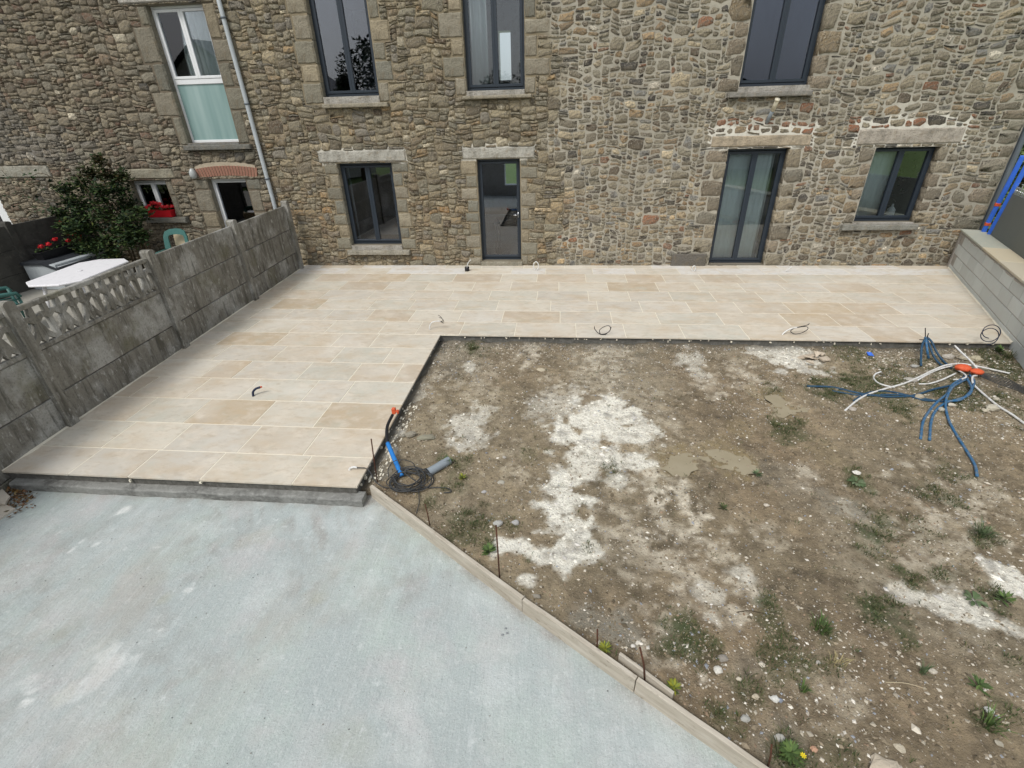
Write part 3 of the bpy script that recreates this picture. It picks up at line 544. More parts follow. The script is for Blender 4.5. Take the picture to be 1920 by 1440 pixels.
for j in range(NZc):
    i = 0
    while i < NX:
        if occ[i, j]: i += 1; continue
        x, z = XL + i * C, ZB + j * C; st = style(x, z)
        u = rnd.random()
        if st == 3:
            if u < .08: w, h = rnd.randint(8, 12), rnd.randint(5, 7)
            elif u < .40: w, h = rnd.randint(5, 9), rnd.randint(3, 5)
            elif u < .72: w, h = rnd.randint(3, 6), rnd.randint(2, 4)
            elif u < .96: w, h = rnd.randint(4, 9), rnd.randint(1, 2)
            else: w, h = rnd.randint(3, 4), rnd.randint(4, 6)
        elif st == 2:
            if u < .10: w, h = rnd.randint(9, 14), rnd.randint(5, 8)
            elif u < .52: w, h = rnd.randint(6, 11), rnd.randint(3, 5)
            elif u < .80: w, h = rnd.randint(4, 6), rnd.randint(2, 4)
            else: w, h = rnd.randint(5, 11), rnd.randint(1, 2)
        else:
            if u < .05: w, h = rnd.randint(8, 12), rnd.randint(5, 7)
            elif u < .45: w, h = rnd.randint(5, 9), rnd.randint(3, 5)
            elif u < .75: w, h = rnd.randint(3, 6), rnd.randint(2, 4)
            else: w, h = rnd.randint(4, 10), rnd.randint(1, 2)
        a = 0
        lim = NX if x >= XM else int(round((XM - XL) / C))
        while a < w and i + a < lim and not occ[i + a, j]: a += 1
        w2 = a
        # avoid leaving narrow slots, and upright slivers
        g_ = 0
        while g_ < 3 and i + w2 + g_ < lim and not occ[i + w2 + g_, j]: g_ += 1
        if g_ < 3: w2 += g_
        h = max(1, min(h, int(w2 * (.8 if rnd.random() < .75 else 1.4) + .5)))
        b = 1
        while b < h and j + b < NZc and not occ[i:i + w2, j + b].any(): b += 1
        occ[i:i + w2, j:j + b] = True; stones.append((i, j, w2, b)); i += w2
def warp(x, z):
    f = warpfade(x, z)
    dx = .040 * NZ[1](x, z, .22) + .016 * NZ[2](x, z, .08)
    dz = .055 * NZ[3](x, z * 1.0, .60) + .028 * NZ[4](x, z, .22) + .016 * NZ[5](x, z, .10)
    return x + dx * f, z + dz * f
NSEG = 12
def stone_geo(cx, cz, w, h, p, gap, relief, rs):
    """one rubble stone: a roughly squared outline with knocked-off corners, its face bulging out of the wall (towards -y)"""
    a, b = max(w / 2 - gap, .007), max(h / 2 - gap, .0055); m = min(a, b); o = []
    mids = rs.uniform(-.3, .3, 4)
    cuts = m * np.clip(rs.normal(p, .26, 4), .06, 1.3); cut2 = m * np.clip(rs.normal(p, .26, 4), .06, .95)
    co = rs.uniform(-.08, .26, (4, 2)) * m
    X0, X1_, Z0, Z1_ = -a, a, -b, b
    o = [(-a + min(cuts[0] * 1.3, a * .8), -b + co[0, 1]), (mids[0] * a, -b * rs.uniform(.88, 1.03)), (a - min(cuts[1] * 1.3, a * .8), -b + co[1, 1]),
         (a - co[1, 0], -b + cut2[1] * .9), (a * rs.uniform(.93, 1.03), mids[1] * b), (a - co[2, 0], b - cut2[2] * .9),
         (a - min(cuts[2] * 1.3, a * .8), b - co[2, 1]), (mids[2] * a, b * rs.uniform(.88, 1.03)), (-a + min(cuts[3] * 1.3, a * .8), b - co[3, 1]),
         (-a + co[3, 0], b - cut2[3] * .9), (-a * rs.uniform(.93, 1.03), mids[3] * b), (-a + co[0, 0], -b + cut2[0] * .9)]
    o = np.array(o); V = []
    bev = min(.35, .018 / m) if m > .03 else .35
    tx, tz = rs.uniform(-.5, .5, 2)
    XS, ZS, YS = [], [], []
    for sc, dy in ((1.0, .006), (1 - bev * .8, -.75 * relief), (.50, -relief)):
        if sc == 1.0: X = cx + o[:, 0]; Z = cz + o[:, 1]
        elif sc > .5: X = cx + np.sign(o[:, 0]) * np.maximum(np.abs(o[:, 0]) - bev * m * .8, 0); Z = cz + np.sign(o[:, 1]) * np.maximum(np.abs(o[:, 1]) - bev * m * .8, 0)
        else: X = cx + o[:, 0] * sc; Z = cz + o[:, 1] * sc
        dyv = np.full(NSEG, WY + dy)
        if sc < 1: dyv = dyv + relief * (tx * (X - cx) / a + tz * (Z - cz) / b) * .5 + rs.uniform(-.3, .3, NSEG) * relief
        XS.append(X); ZS.append(Z); YS.append(dyv)
    XS.append([cx]); ZS.append([cz]); YS.append([WY - relief * rs.uniform(.6, 1.3)])
    X, Z = np.concatenate(XS), np.concatenate(ZS); rot = rs.normal(0, .05); X, Z = cx + (X - cx) - (Z - cz) * rot, cz + (Z - cz) + (X - cx) * rot
    if w: X, Z = warp(X, Z)
    return np.stack([X, np.concatenate(YS), Z], 1)
SF = []
for k in range(2):
    for q in range(NSEG): SF.append((k * NSEG + q, k * NSEG + (q + 1) % NSEG, (k + 1) * NSEG + (q + 1) % NSEG, (k + 1) * NSEG + q))
for q in range(NSEG): SF.append((2 * NSEG + q, 2 * NSEG + (q + 1) % NSEG, 3 * NSEG))

# ---- houses
houseL = empty("stone_house", (-11, WY, 0)); tag(houseL, "brown rubble-stone neighbour house with white windows, left of the pale downpipe", "house")
houseM = empty("stone_house", (1, WY, 0)); tag(houseM, "long rubble-stone house with dark grey windows and pale lintels along the tiled terrace", "house")
def H(x): return houseL if x < XM else houseM
def put(o, h):                    # parent keeping world position
    o.parent = h; o.matrix_parent_inverse = Matrix.Translation(-Vector(h.location)); return o

# mortar skin
opmask = np.zeros((NX, NZc), bool)
for k, o in op.items():
    i0, i1 = int(round((o[0] - XL) / C)), int(round((o[1] - XL) / C)); j0, j1 = int(round((o[2] - ZB) / C)), int(round((o[3] - ZB) / C)); opmask[max(i0, 0):max(i1, 0), max(j0, 0):j1] = True
X1, Z1 = np.meshgrid(XL + np.arange(NX + 1) * C, ZB + np.arange(NZc + 1) * C, indexing='ij')
stv = STG
mcol = np.array([(.22, .21, .19), (.15, .125, .09), (.25, .21, .14), (.365, .342, .28)])[stv]
mcol = sum(np.roll(np.roll(mcol, a, 0), b_, 1) for a in (-3, -1, 1, 3) for b_ in (-3, 0, 3)) / 12
mcol = mcol * (1 + .22 * NZ[0].fbm(X1, Z1, .5, 4)[..., None])
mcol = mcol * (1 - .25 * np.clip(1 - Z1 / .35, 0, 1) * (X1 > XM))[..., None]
fresh = np.zeros(X1.shape)
nn = .035 * NZ[6].fbm(X1, Z1, .12, 3)
for k, up in (('L1', .055), ('door', .055), ('patio', .17), ('L4', .17)):
    a, b, c, d = lintels[k]; sd = .05 if up < .1 else .085
    dd = np.maximum(np.maximum((a - X1) / sd, (X1 - b) / sd), np.maximum((c - Z1) / .045, (Z1 - d) / up))
    fresh = np.maximum(fresh, ((dd + nn * 18) < 1).astype(float) * (.85 if k in ('patio', 'L4') else .8))
for (cx_, cz_, rx, rz, w) in ((3.7, 2.72, .9, .12, .5), (6.3, 2.9, .5, .2, .35), (5.2, 2.2, .3, .25, .25), (5.1, 1.9, .3, .4, .18)):
    fresh = np.maximum(fresh, w * np.clip(1.2 - np.sqrt(((X1 - cx_) / rx) ** 2 + ((Z1 - cz_) / rz) ** 2) - nn * 10, 0, 1))
mcol = over(mcol, fresh, (.70, .68, .60))
YM = WY + .004 * NZ[2].fbm(X1, Z1, .25, 3) + np.where(stv == 3, -.004, .006) + .0035 * NZ[5](X1, Z1, .06) - .003 * (fresh > .3)
ids = np.arange((NX + 1) * (NZc + 1)).reshape(NX + 1, NZc + 1)
im = int(round((XM - XL) / C))
def skin(i0, i1, h):
    sub = ids[i0:i1 + 1]; vv = np.stack([X1[i0:i1 + 1].ravel(), YM[i0:i1 + 1].ravel(), Z1[i0:i1 + 1].ravel()], 1) - np.array(h.location)
    li = np.arange(sub.size).reshape(sub.shape); ok = ~opmask[i0:i1]
    q = np.stack([li[:-1, :-1], li[1:, :-1], li[1:, 1:], li[:-1, 1:]], -1)[ok]
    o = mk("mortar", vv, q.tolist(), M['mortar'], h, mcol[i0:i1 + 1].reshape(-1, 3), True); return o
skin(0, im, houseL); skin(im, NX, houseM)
# solid wall behind the skin (also closes the reveals)
def wallbody(x0, x1, keys, h):
    xs = sorted({x0, x1, *[v for k in keys for v in op[k][:2]]}); zs = sorted({ZB, ZT, *[max(v, ZB) for k in keys for v in op[k][2:]]}); b = MB()
    hx, hy, hz = h.location
    for i in range(len(xs) - 1):
        run = None
        for j in range(len(zs) - 1):
            mx, mz = (xs[i] + xs[i + 1]) / 2, (zs[j] + zs[j + 1]) / 2
            if any(op[k][0] < mx < op[k][1] and op[k][2] < mz < op[k][3] for k in keys): continue
            b.box((xs[i] - hx, WY + .03 - hy, zs[j] - hz), (xs[i + 1] - hx, WY + .52 - hy, zs[j + 1] - hz), (.2, .18, .14))
    # side walls, back wall with far openings
    return b
bl = wallbody(XL, XM, ('W', 'small', 'D', 'WD'), houseL); bl.build("wall", M['mortar'], houseL)
bm = wallbody(XM, XR, ('U1', 'U2', 'U3', 'L1', 'door', 'patio', 'L4'), houseM)
hx, hy, hz = houseM.location
BY = 17.0
bm.box((XR - .4 - hx, WY + .53 - hy, ZB - hz), (XR - hx, BY - hy, ZT - hz), (.2, .18, .14))
def far(a, b, Y): p, q_ = wp(*a, Y), wp(*b, Y); return (min(p[0], q_[0]), max(p[0], q_[0]), min(p[2], q_[2]), max(p[2], q_[2]))
f1 = far((934, 58), (959, 150), BY); f2 = far((945, 299), (971, 347), BY)
xs = [XM, f2[0], f2[1], XR] if True else []
for a, b, holes in ((XM, min(f1[0], f2[0]), []), (min(f1[0], f2[0]), max(f1[1], f2[1]), [f2, f1]), (max(f1[1], f2[1]), XR, [])):
    if not holes: bm.box((a - hx, BY - hy, ZB), (b - hx, BY + .4 - hy, ZT)); continue
    z = ZB
    for hl in holes:
        bm.box((a - hx, BY - hy, z), (b - hx, BY + .4 - hy, hl[2])); 
        if hl[0] > a: bm.box((a - hx, BY - hy, hl[2]), (hl[0] - hx, BY + .4 - hy, hl[3]))
        if hl[1] < b: bm.box((hl[1] - hx, BY - hy, hl[2]), (b - hx, BY + .4 - hy, hl[3]))
        z = hl[3]
    bm.box((a - hx, BY - hy, z), (b - hx, BY + .4 - hy, ZT))
bm.build("wall", M['mortar'], houseM)
# floors, partitions and ceilings inside
def inner(h, x0, x1, parts):
    b = MB(); hx, hy, hz = h.location
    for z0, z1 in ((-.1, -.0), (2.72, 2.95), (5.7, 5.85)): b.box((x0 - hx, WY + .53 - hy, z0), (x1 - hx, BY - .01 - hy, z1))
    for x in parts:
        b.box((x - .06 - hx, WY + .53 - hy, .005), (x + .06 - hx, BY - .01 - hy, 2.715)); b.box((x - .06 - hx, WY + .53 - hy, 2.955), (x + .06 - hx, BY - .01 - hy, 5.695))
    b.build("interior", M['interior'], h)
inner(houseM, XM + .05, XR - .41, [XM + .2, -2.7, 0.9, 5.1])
hb = MB(); inner(houseL, XL + .1, XM - .01, [XL + .2, -11.0, XM - .1]); hx, hy, hz = houseL.location
hb.box((XL - hx, BY - hy, ZB), (XM - hx, BY + .4 - hy, ZT)); hb.build("back_wall", M['render'], houseL)
for h, x0, x1 in ((houseL, XL - .3, XM), (houseM, XM + .01, XR + .15)):
    hx, hy, hz = h.location; b = MB()
    v = [(x0 - hx, WY - .35 - hy, 5.95), (x1 - hx, WY - .35 - hy, 5.95), (x1 - hx, 14.1 - hy, 8.6), (x0 - hx, 14.1 - hy, 8.6), (x0 - hx, 17.8 - hy, 5.9), (x1 - hx, 17.8 - hy, 5.9)]
    v += [(a, b_, c - .16) for a, b_, c in v]
    f = [(0, 1, 2, 3), (3, 2, 5, 4), (7, 6, 9, 8), (8, 9, 10, 11), (0, 6, 7, 1), (4, 5, 11, 10), (0, 3, 9, 6), (3, 4, 10, 9), (1, 7, 8, 2), (2, 8, 11, 5)]
    b.add(v, f); b.build("roof", M['roof'], h)
    b2 = MB(); gx1 = x1 - .2 - hx; b2.add([(gx1, WY - hy, 6.0), (gx1, 17.4 - hy, 6.0), (gx1, 14.1 - hy, 8.4)], [(0, 1, 2)]); b2.build("gable_wall", M['render'], h)

# ---- rubble stones : the largest as parts, the rest one part
rs = np.random.default_rng(3)
vis = lambda x, z: z < 5.3 and x > -15
def visible_area(s):
    x, z = XL + (s[0] + s[2] / 2) * C, ZB + (s[1] + s[3] / 2) * C
    d = np.array([x, WY, z - CAMH]); cz = d @ _f; px = 960 + FPX * (d @ _r) / cz; py = 720 - FPX * (d @ _u) / cz
    return s[2] * s[3] * ((-10 < px < 1930) and (-10 < py < 505)) / cz ** 2
byh = {houseL: [], houseM: []}
for s in stones: byh[H(XL + (s[0] + .5) * C)].append(s)
WHITE_ST = {}
for h, lst in byh.items():
    lst.sort(key=visible_area, reverse=True); rest = MB(); hl = np.array(h.location)
    for n, s in enumerate(lst):
        x, z = XL + (s[0] + s[2] / 2) * C, ZB + (s[1] + s[3] / 2) * C; st = style(x, z); w, hh = s[2] * C, s[3] * C
        if z > 5.75: continue
        P, Wt = zip(*pal[st]); c = np.array(rs.choice(len(P), p=np.array(Wt) / sum(Wt))); c = np.array(P[int(c)]) * 1.13; c = (c * .86 + .14 * c.mean() * np.array([1.12, 1.02, .82])) * rs.uniform(.80, 1.26) * np.array([1.03, 1.0, .94]) * (1.06 if st == 3 else 1)
        if st == 3 and hh < .05 and rs.random() < .5: c = np.array([.06, .055, .05])
        low = z < 1.6 and st in (2, 3)
        if low and rs.random() < .35: c = c * np.array([1.15, 1.03, .90])
        dl = min(abs(z - 2.6), 9)
        if 2.55 < z < 2.78 and (2.8 < x < 4.8 or 5.4 < x < 7.6) and rs.random() < .4: c = np.array([.29, .125, .065])
        if st == 3: p, gap, rel = rs.uniform(.18, .6), rs.uniform(0, .0065), rs.uniform(.010, .026)
        elif st == 2: p, gap, rel = rs.uniform(.12, .42), rs.uniform(-.003, .003), rs.uniform(.012, .03)
        else: p, gap, rel = rs.uniform(.15, .5), rs.uniform(-.003, .003), rs.uniform(.014, .035)
        if hh < .04: gap = min(gap, .004)
        V = stone_geo(x, z, w, hh, p, gap, rel, rs)
        if n < 298:
            ctr = V.mean(0); o = mk("stone", V - ctr, SF, M['stone'], h, np.tile(c, (len(V), 1)), True, loc=tuple(ctr - hl))
        else: rest.add([tuple(q) for q in (V - hl)], SF, tuple(c))
    o = rest.build("rubble_stones", M['stone'], h, True); tag(o, kind="stuff")
print("stones", {h.name: len(l) for h, l in byh.items()})

# ---- dressed stones
def dressed(name, r, c, h, y0=WY - .012, y1=WY + .16, jit=.010, bev=.014, m='dressed', seed=None):
    x0, x1, z0, z1 = r; x0 += .006; x1 -= .006; z0 += .005; z1 -= .005
    n = 5; out = []
    def per(x0, x1, z0, z1, y, j):
        P = []
        for a in range(n): P.append((x0 + (x1 - x0) * a / n, z0))
        for a in range(3): P.append((x1, z0 + (z1 - z0) * a / 3))
        for a in range(n): P.append((x1 - (x1 - x0) * a / n, z1))
        for a in range(3): P.append((x0, z1 - (z1 - z0) * a / 3))
        return [(px + random.uniform(-j, j), y + random.uniform(-j, j) * .3, pz + random.uniform(-j, j)) for px, pz in P]
    A = per(x0, x1, z0, z1, y1, 0); B = per(x0, x1, z0, z1, y0 + bev, jit * .35); Cc = per(x0 + bev, x1 - bev, z0 + bev, z1 - bev, y0, jit * .4)
    m_ = len(A); v = A + B + Cc + [((x0 + x1) / 2, y0 - .002, (z0 + z1) / 2)]
    f = []
    for k in range(2):
        for q in range(m_): f.append((k * m_ + q, k * m_ + (q + 1) % m_, (k + 1) * m_ + (q + 1) % m_, (k + 1) * m_ + q))
    for q in range(m_): f.append((2 * m_ + q, 2 * m_ + (q + 1) % m_, 3 * m_))
    ctr = np.array([(x0 + x1) / 2, y0, (z0 + z1) / 2]); vv = [tuple(np.array(p) - ctr) for p in v]
    return mk(name, vv, f, M[m], h, [c] * len(vv), False, loc=tuple(ctr - np.array(h.location)))
rq = np.random.default_rng(8); QS = []
for r, c, hn in quoins:
    rough_ = hn == 'main' and r[0] > 2.4
    if rough_:                     # undressed jamb blocks on the right part
        V = stone_geo((r[0] + r[1]) / 2, (r[2] + r[3]) / 2, r[1] - r[0], r[3] - r[2], rq.uniform(.1, .3), .004, rq.uniform(.015, .03), rq); c = np.array(c) * rq.uniform(.8, 1.2)
        b = MB(); ctr = V.mean(0); b.add([tuple(q) for q in V - ctr], SF, tuple(c)); x0_, x1_, z0_, z1_ = r; cx_ = (x0_ + x1_) / 2
        # depth of the block into the reveal
        b.box((x0_ + .007 - ctr[0], WY + .004 - ctr[1], z0_ + .006 - ctr[2]), (x1_ - .007 - ctr[0], WY + .16 - ctr[1], z1_ - .006 - ctr[2]), tuple(c), .004)
        b.build("quoin_stone", M['stone'], houseM, True, loc=tuple(ctr - np.array(houseM.location))); continue
    c = tuple(np.array(c) * random.uniform(.88, 1.12) * (.78 if hn == 'left' else 1)); dressed("quoin_stone", r, c, houseL if hn == 'left' else houseM, jit=.022, bev=.03)
LC = {'L1': (.44, .43, .38), 'door': (.45, .44, .39), 'patio': (.44, .37, .27), 'L4': (.43, .39, .33), 'A': (.33, .32, .27), 'small': (.31, .29, .22), 'W': (.5, .48, .44), 'U1': (.3, .28, .22), 'U2': (.3, .28, .22), 'U3': (.3, .27, .22)}
for k, r in lintels.items(): dressed("lintel", r, LC[k], houseL if k in ('A', 'small', 'W') else houseM, WY - .03, WY + .18, .012, .02)
for k, r in sills.items():
    hh = houseL if k in ('W', 'small') else houseM
    dressed("window_sill", (r[0], r[1], r[2], r[3]), {'L1': (.36, .34, .28), 'L4': (.26, .26, .23), 'small': (.16, .16, .14), 'W': (.16, .16, .145), 'U3': (.27, .26, .235)}.get(k, (.33, .30, .23)), hh, SY, FR + .03, .006, .012)
    o = op[k]; dressed("sill_top", (o[0] + .001, o[1] - .001, r[3] - .02, o[2] + .004), {'small': (.2, .2, .19), 'W': (.2, .2, .19)}.get(k, (.42, .40, .36)), hh, WY - .02, FR + .02, .001, .004)
dressed("door_step", step, (.30, .28, .22), houseM, WY - .05, WY + .2)
dressed("foundation_stone", (2.43, 3.17, -.05, .26), (.13, .12, .105), houseM, WY - .05, WY + .1)
# brick arch over the neighbour's door
nb = 21
for i in range(nb):
    t = i / (nb - 1) * 2 - 1; x = -7.24 + t * .66; rise = .05 * (1 - t * t); a = t * .22
    b = MB(); hw, hh = .026, .10; b.box((-hw, -.02, -hh), (hw, .1, hh), None, .005)
    o = b.build("brick", M['brick'], houseL); o.location = (x - houseL.location[0], WY - .005 - houseL.location[1], 2.02 + rise - 0); o.rotation_euler = (0, a, 0)
M_b = M['brick']; per_object_offset(M_b)
o = mk("arch_mortar", [(-7.97 + .05 * i - houseL.location[0], -.012, z) for i in range(29) for z in (1.955, 2.15 + .09 * (1 - ((i - 14) / 14) ** 2) + .02 * random.random())], [(2 * i, 2 * i + 2, 2 * i + 3, 2 * i + 1) for i in range(28)], M['mortar'], houseL, [(.42, .36, .27)] * 58)

# ------------------------------------------------------------------ windows and doors
def frame_box(b, x0, x1, z0, z1, t, y0, y1, tb=None, bev=.006):
    tb = tb or t
    b.box((x0, y0, z0), (x0 + t, y1, z1), None, bev); b.box((x1 - t, y0, z0), (x1, y1, z1), None, bev)
    b.box((x0 + t, y0 + .001, z1 - t), (x1 - t, y1 - .001, z1), None, bev); b.box((x0 + t, y0 + .001, z0), (x1 - t, y1 - .001, z0 + tb), None, bev)
def window(k, h, mt, leaves=2, fw=.045, cw=.05, transom=None, g='glass', handle=None, name="window", split=.5, gdark=None, label=None):
    x0, x1, z0, z1 = op[k]; W_, Hh = x1 - x0, z1 - z0
    hl = Vector(h.location); org = Vector((x0, FR, z0))
    b = MB(); frame_box(b, 0, W_, 0, Hh, fw, 0, .07, fw * 1.15)
    if transom: b.box((fw, -.004, transom - .045), (W_ - fw, .068, transom + .045), None, .006)
    f = b.build(name, mt, h, loc=tuple(org - hl))
    if label: f["label"] = label
    zlo = fw * 1.15 if not transom else transom + .045
    e = .003
    if leaves == 2:
        xm = fw + (W_ - 2 * fw) * split; L = [(fw + e, xm - e / 2), (xm + e / 2, W_ - fw - e)]
    else: L = [(fw + e, W_ - fw - e)]
    for (a, c) in L:
        q = MB(); frame_box(q, a, c, zlo + e, Hh - fw - e, cw, -.014, .05); cs = q.build("casement", mt, f)
        p = MB(); p.box((a + cw - .004, .018, zlo + cw - .004), (c - cw + .004, .024, Hh - fw - cw + .004)); pn = p.build("pane", M[g], f)
    if transom:
        p = MB(); p.box((fw - .004, .02, fw), (W_ - fw + .004, .026, transom - .042)); p.build("pane", M['frosted'], f)
    if handle:
        p = MB(); p.tube([(handle[0], -.02, handle[1] - .06), (handle[0], -.02, handle[1] + .06)], .011, 8); p.tube([(handle[0], -.014, handle[1]), (handle[0], -.06, handle[1]), (handle[0] - .11, -.06, handle[1])], .009, 8); p.build("handle", M['alu'], f, True)
    return f
AN = M['anthracite']
window('U1', houseM, AN, g='glassdark', split=.5); window('U2', houseM, AN); window('U3', houseM, AN, g='glassdim'); window('L1', houseM, AN, g='glassdark'); window('L4', houseM, AN)
window('patio', houseM, AN, name="patio_door")
dw = op['door'][1] - op['door'][0]
window('door', houseM, AN, leaves=1, name="glass_door", handle=(dw - .075, .98), g='glassdark')
window('W', houseL, M['white'], transom=op['W'][3] - op['W'][2] - wp(330, 154, FR)[2] * 0 - (op['W'][3] - wp(345, 154, FR)[2])); window('small', houseL, M['white'], fw=.04, cw=.045)
window('D', houseL, M['white'], leaves=1, name="door", g='glassdark', fw=.06, cw=.03); window('WD', houseL, M['white'], leaves=1, name="door", fw=.08, cw=.3)
# dark door interior sill of the neighbour
def curtain(x0, x1, z0, z1, y, lab, waves=9, amp=.03):
    v = []; n = 60
    for i in range(n + 1):
        x = x0 + (x1 - x0) * i / n; yy = y + amp * math.sin(i / n * waves * 2 * math.pi) + .4 * amp * math.sin(i * 1.7)
        v += [(x, yy, z0), (x, yy, z1)]
    o = mk("curtain", v, [(2 * i, 2 * i + 2, 2 * i + 3, 2 * i + 1) for i in range(n)], M['curtain'], smooth=True); md = o.modifiers.new("solid", 'SOLIDIFY'); md.thickness = .004
    tag(o, lab, "curtain"); return o
o = op['W']; curtain(o[0] + .30, o[1] - .05, o[2] + .05, o[3], FR + .17, "pale curtain behind the tall white upper window", 7)
o = op['small']; curtain(o[0] + .05, o[1] - .05, o[2] + .05, o[3], FR + .10, "thin white lace curtain behind the small window with red flowers", 8, .012)
o = op['U2']; curtain(o[0] + .10, o[0] + .42, o[2] + .02, o[3], FR + .2, "sheer white curtain in the left leaf of the middle upper window", 3, .025)
o = op['L4']; curtain(o[0] + .66, o[0] + .78, o[2] + .02, o[3], FR + .30, "narrow pale curtain strip in the lower right window", 2, .02)
o = op['patio']; cg = curtain(o[0] + .03, o[1] - .17, o[2] + .02, o[3], FR + .16, "flat grey-white sheet added behind the patio door glass in place of its pale reflection", 11, .006); M['sheer'] = mat("pale_reflection_sheet", base=(.80, .84, .84), rough=.95, layers=[(2, 3, .4, .7, (.62, .66, .66), .6)]); cg.data.materials[0] = M['sheer']  # the full-width sheet is added, its pale colour imitates the reflection in the patio glass
o = op['L4']; cg = curtain(o[0] + .03, o[0] + .60, o[2] + .05, o[3], FR + .18, "flat grey sheet added behind the left leaf of the lower right window in place of its reflection", 5, .006); cg.data.materials[0] = M['reflection_sheet'] = mat("grey_reflection_sheet", base=(.72, .76, .75), rough=.95)  # added sheet whose grey stands for the reflection in the left leaf
o = op['patio']; curtain(o[1] - .26, o[1] - .1, o[2] + .02, o[3], FR + .25, "pale curtain gathered at the right edge of the glass patio door", 3, .02)
o = op['L1']; curtain(o[0] + .06, o[0] + .10, o[2] + .02, o[3], FR + .22, "pale curtain edge at the left of the lower window with the stone sill", 1, .01)
# bottle on the sill inside L4
def lathe(b, prof, c=(0, 0, 0), n=20, col=None):
    v = []; f = []
    for r, z in prof:
        for k in range(n): a = 2 * math.pi * k / n; v.append((c[0] + r * math.cos(a), c[1] + r * math.sin(a), c[2] + z))
    for i in range(len(prof) - 1):
        for k in range(n): f.append((i * n + k, i * n + (k + 1) % n, (i + 1) * n + (k + 1) % n, (i + 1) * n + k))
    f.append(tuple(range(n))[::-1]); f.append(tuple(range((len(prof) - 1) * n, len(prof) * n))); return b.add(v, f, col)
o = op['L4']; b = MB(); lathe(b, [(.055, 0), (.075, .02), (.075, .15), (.045, .19), (.018, .21), (.018, .25), (.012, .26)])
bo = b.build("bottle", M['tablewhite'], None, True, loc=(o[0] + .88, FR + .20, o[2] + .04)); tag(bo, "squat white bottle on the inner sill of the lower right window", "bottle")
sb_ = MB(); sb_.box((op['L4'][0] + .02, FR + .10, op['L4'][2] - .0), (op['L4'][1] - .02, FR + .40, op['L4'][2] + .04)); so = sb_.build("inner_sill", M['interior'], None); put(so, houseM)
# black table inside the glass door
t = empty("table", (-1.15, 12.2, 0)); tag(t, "black table with small white things, seen through the glass door", "table")
b = MB(); b.box((-.45, -.35, .70), (.55, .35, .74), None, .005); b.build("tabletop", M['black'], t)
for sx_ in (-.4, .5):
    for s2 in (-.3, .3): b = MB(); b.box((sx_ - .02, s2 - .02, 0), (sx_ + .02, s2 + .02, .70)); b.build("leg", M['black'], t)
for i, (dx, dy, lab) in enumerate(((.2, -.1, "small white cup, nearest the door glass on the black table"), (.35, .12, "small white cup, farther back on the black table"))):
    b = MB(); lathe(b, [(.03, 0), (.045, .03), (.045, .09), (.038, .09), (.036, .02)]); q_ = b.build("cup", M['tablewhite'], None, True, loc=(-1.15 + dx, 12.2 + dy, .741)); tag(q_, lab, "cup")
# wall-mounted things
hx = houseL.location
b = MB(); pr0, pr1 = wp(410, 0, WY - .08), wp(515, 386, WY - .08)
xa = (pr0[0] - pr1[0]) / (pr0[2] - pr1[2])
b.tube([(pr1[0] + xa * (z - pr1[2]) - hx[0], -.08, z) for z in (-.28, 1.4, 3, 4.6, 5.9)], .042, 10)
dp = b.build("downpipe", M['zinc'], houseL, True)
for z in (.6, 1.9, 3.3, 4.7):
    b = MB(); b.tube([(pr1[0] + xa * (z - pr1[2]) - hx[0], -.08, z - .015), (pr1[0] + xa * (z - pr1[2]) - hx[0], -.08, z + .015)], .052, 10); b.build("pipe_clip", M['zincdark'], dp, True)
b = MB(); b.tube([(XR + .05 - houseM.location[0], -.04, -.25), (XR + .05 - houseM.location[0], -.04, 5.95)], .045, 10); b.box((XR - houseM.location[0] + .002, .01, -.3), (XR + .07 - houseM.location[0], .4, 5.9)); b.build("corner_downpipe", M['zincdark'], houseM, False)
b = MB(); c = wp(362, 325, WY - .08); b2 = lathe(b, [(.0, -.11), (.055, -.10), (.075, -.04), (.07, .03), (.04, .08), (.02, .10)]); lo = b.build("wall_lamp", M['lampglass'], houseL, True, loc=(c[0] - hx[0], -.09, c[2])); 
b = MB(); b.box((-.03, .03, -.06), (.03, .10, .06), None, .005); b.build("bracket", M['zincdark'], lo)
p0, p1, pm = wp(1438, 231, WY - .02), wp(1458, 186, WY - .30), wp(1449, 207, WY - .17)
hm = houseM.location
b = MB(); b.tube([(p0[0] - hm[0], .02, p0[2]), (pm[0] - hm[0], pm[1] - hm[1], pm[2])], .035, 12); st_ = b.build("vent_pipe", M['greypvc'], houseM, True); st_["label"] = "grey sleeve with a cream end sticking out above the patio door lintel"
b = MB(); b.tube([(pm[0] - hm[0], pm[1] - hm[1], pm[2]), (p1[0] - hm[0], p1[1] - hm[1], p1[2])], .038, 12); b.tube([(p1[0] - hm[0] - .002, p1[1] - hm[1] + .012, p1[2] - .02), (p1[0] - hm[0], p1[1] - hm[1] - .002, p1[2] + .004)], .045, 12); b.build("pipe_end", M['cream'], st_, True)

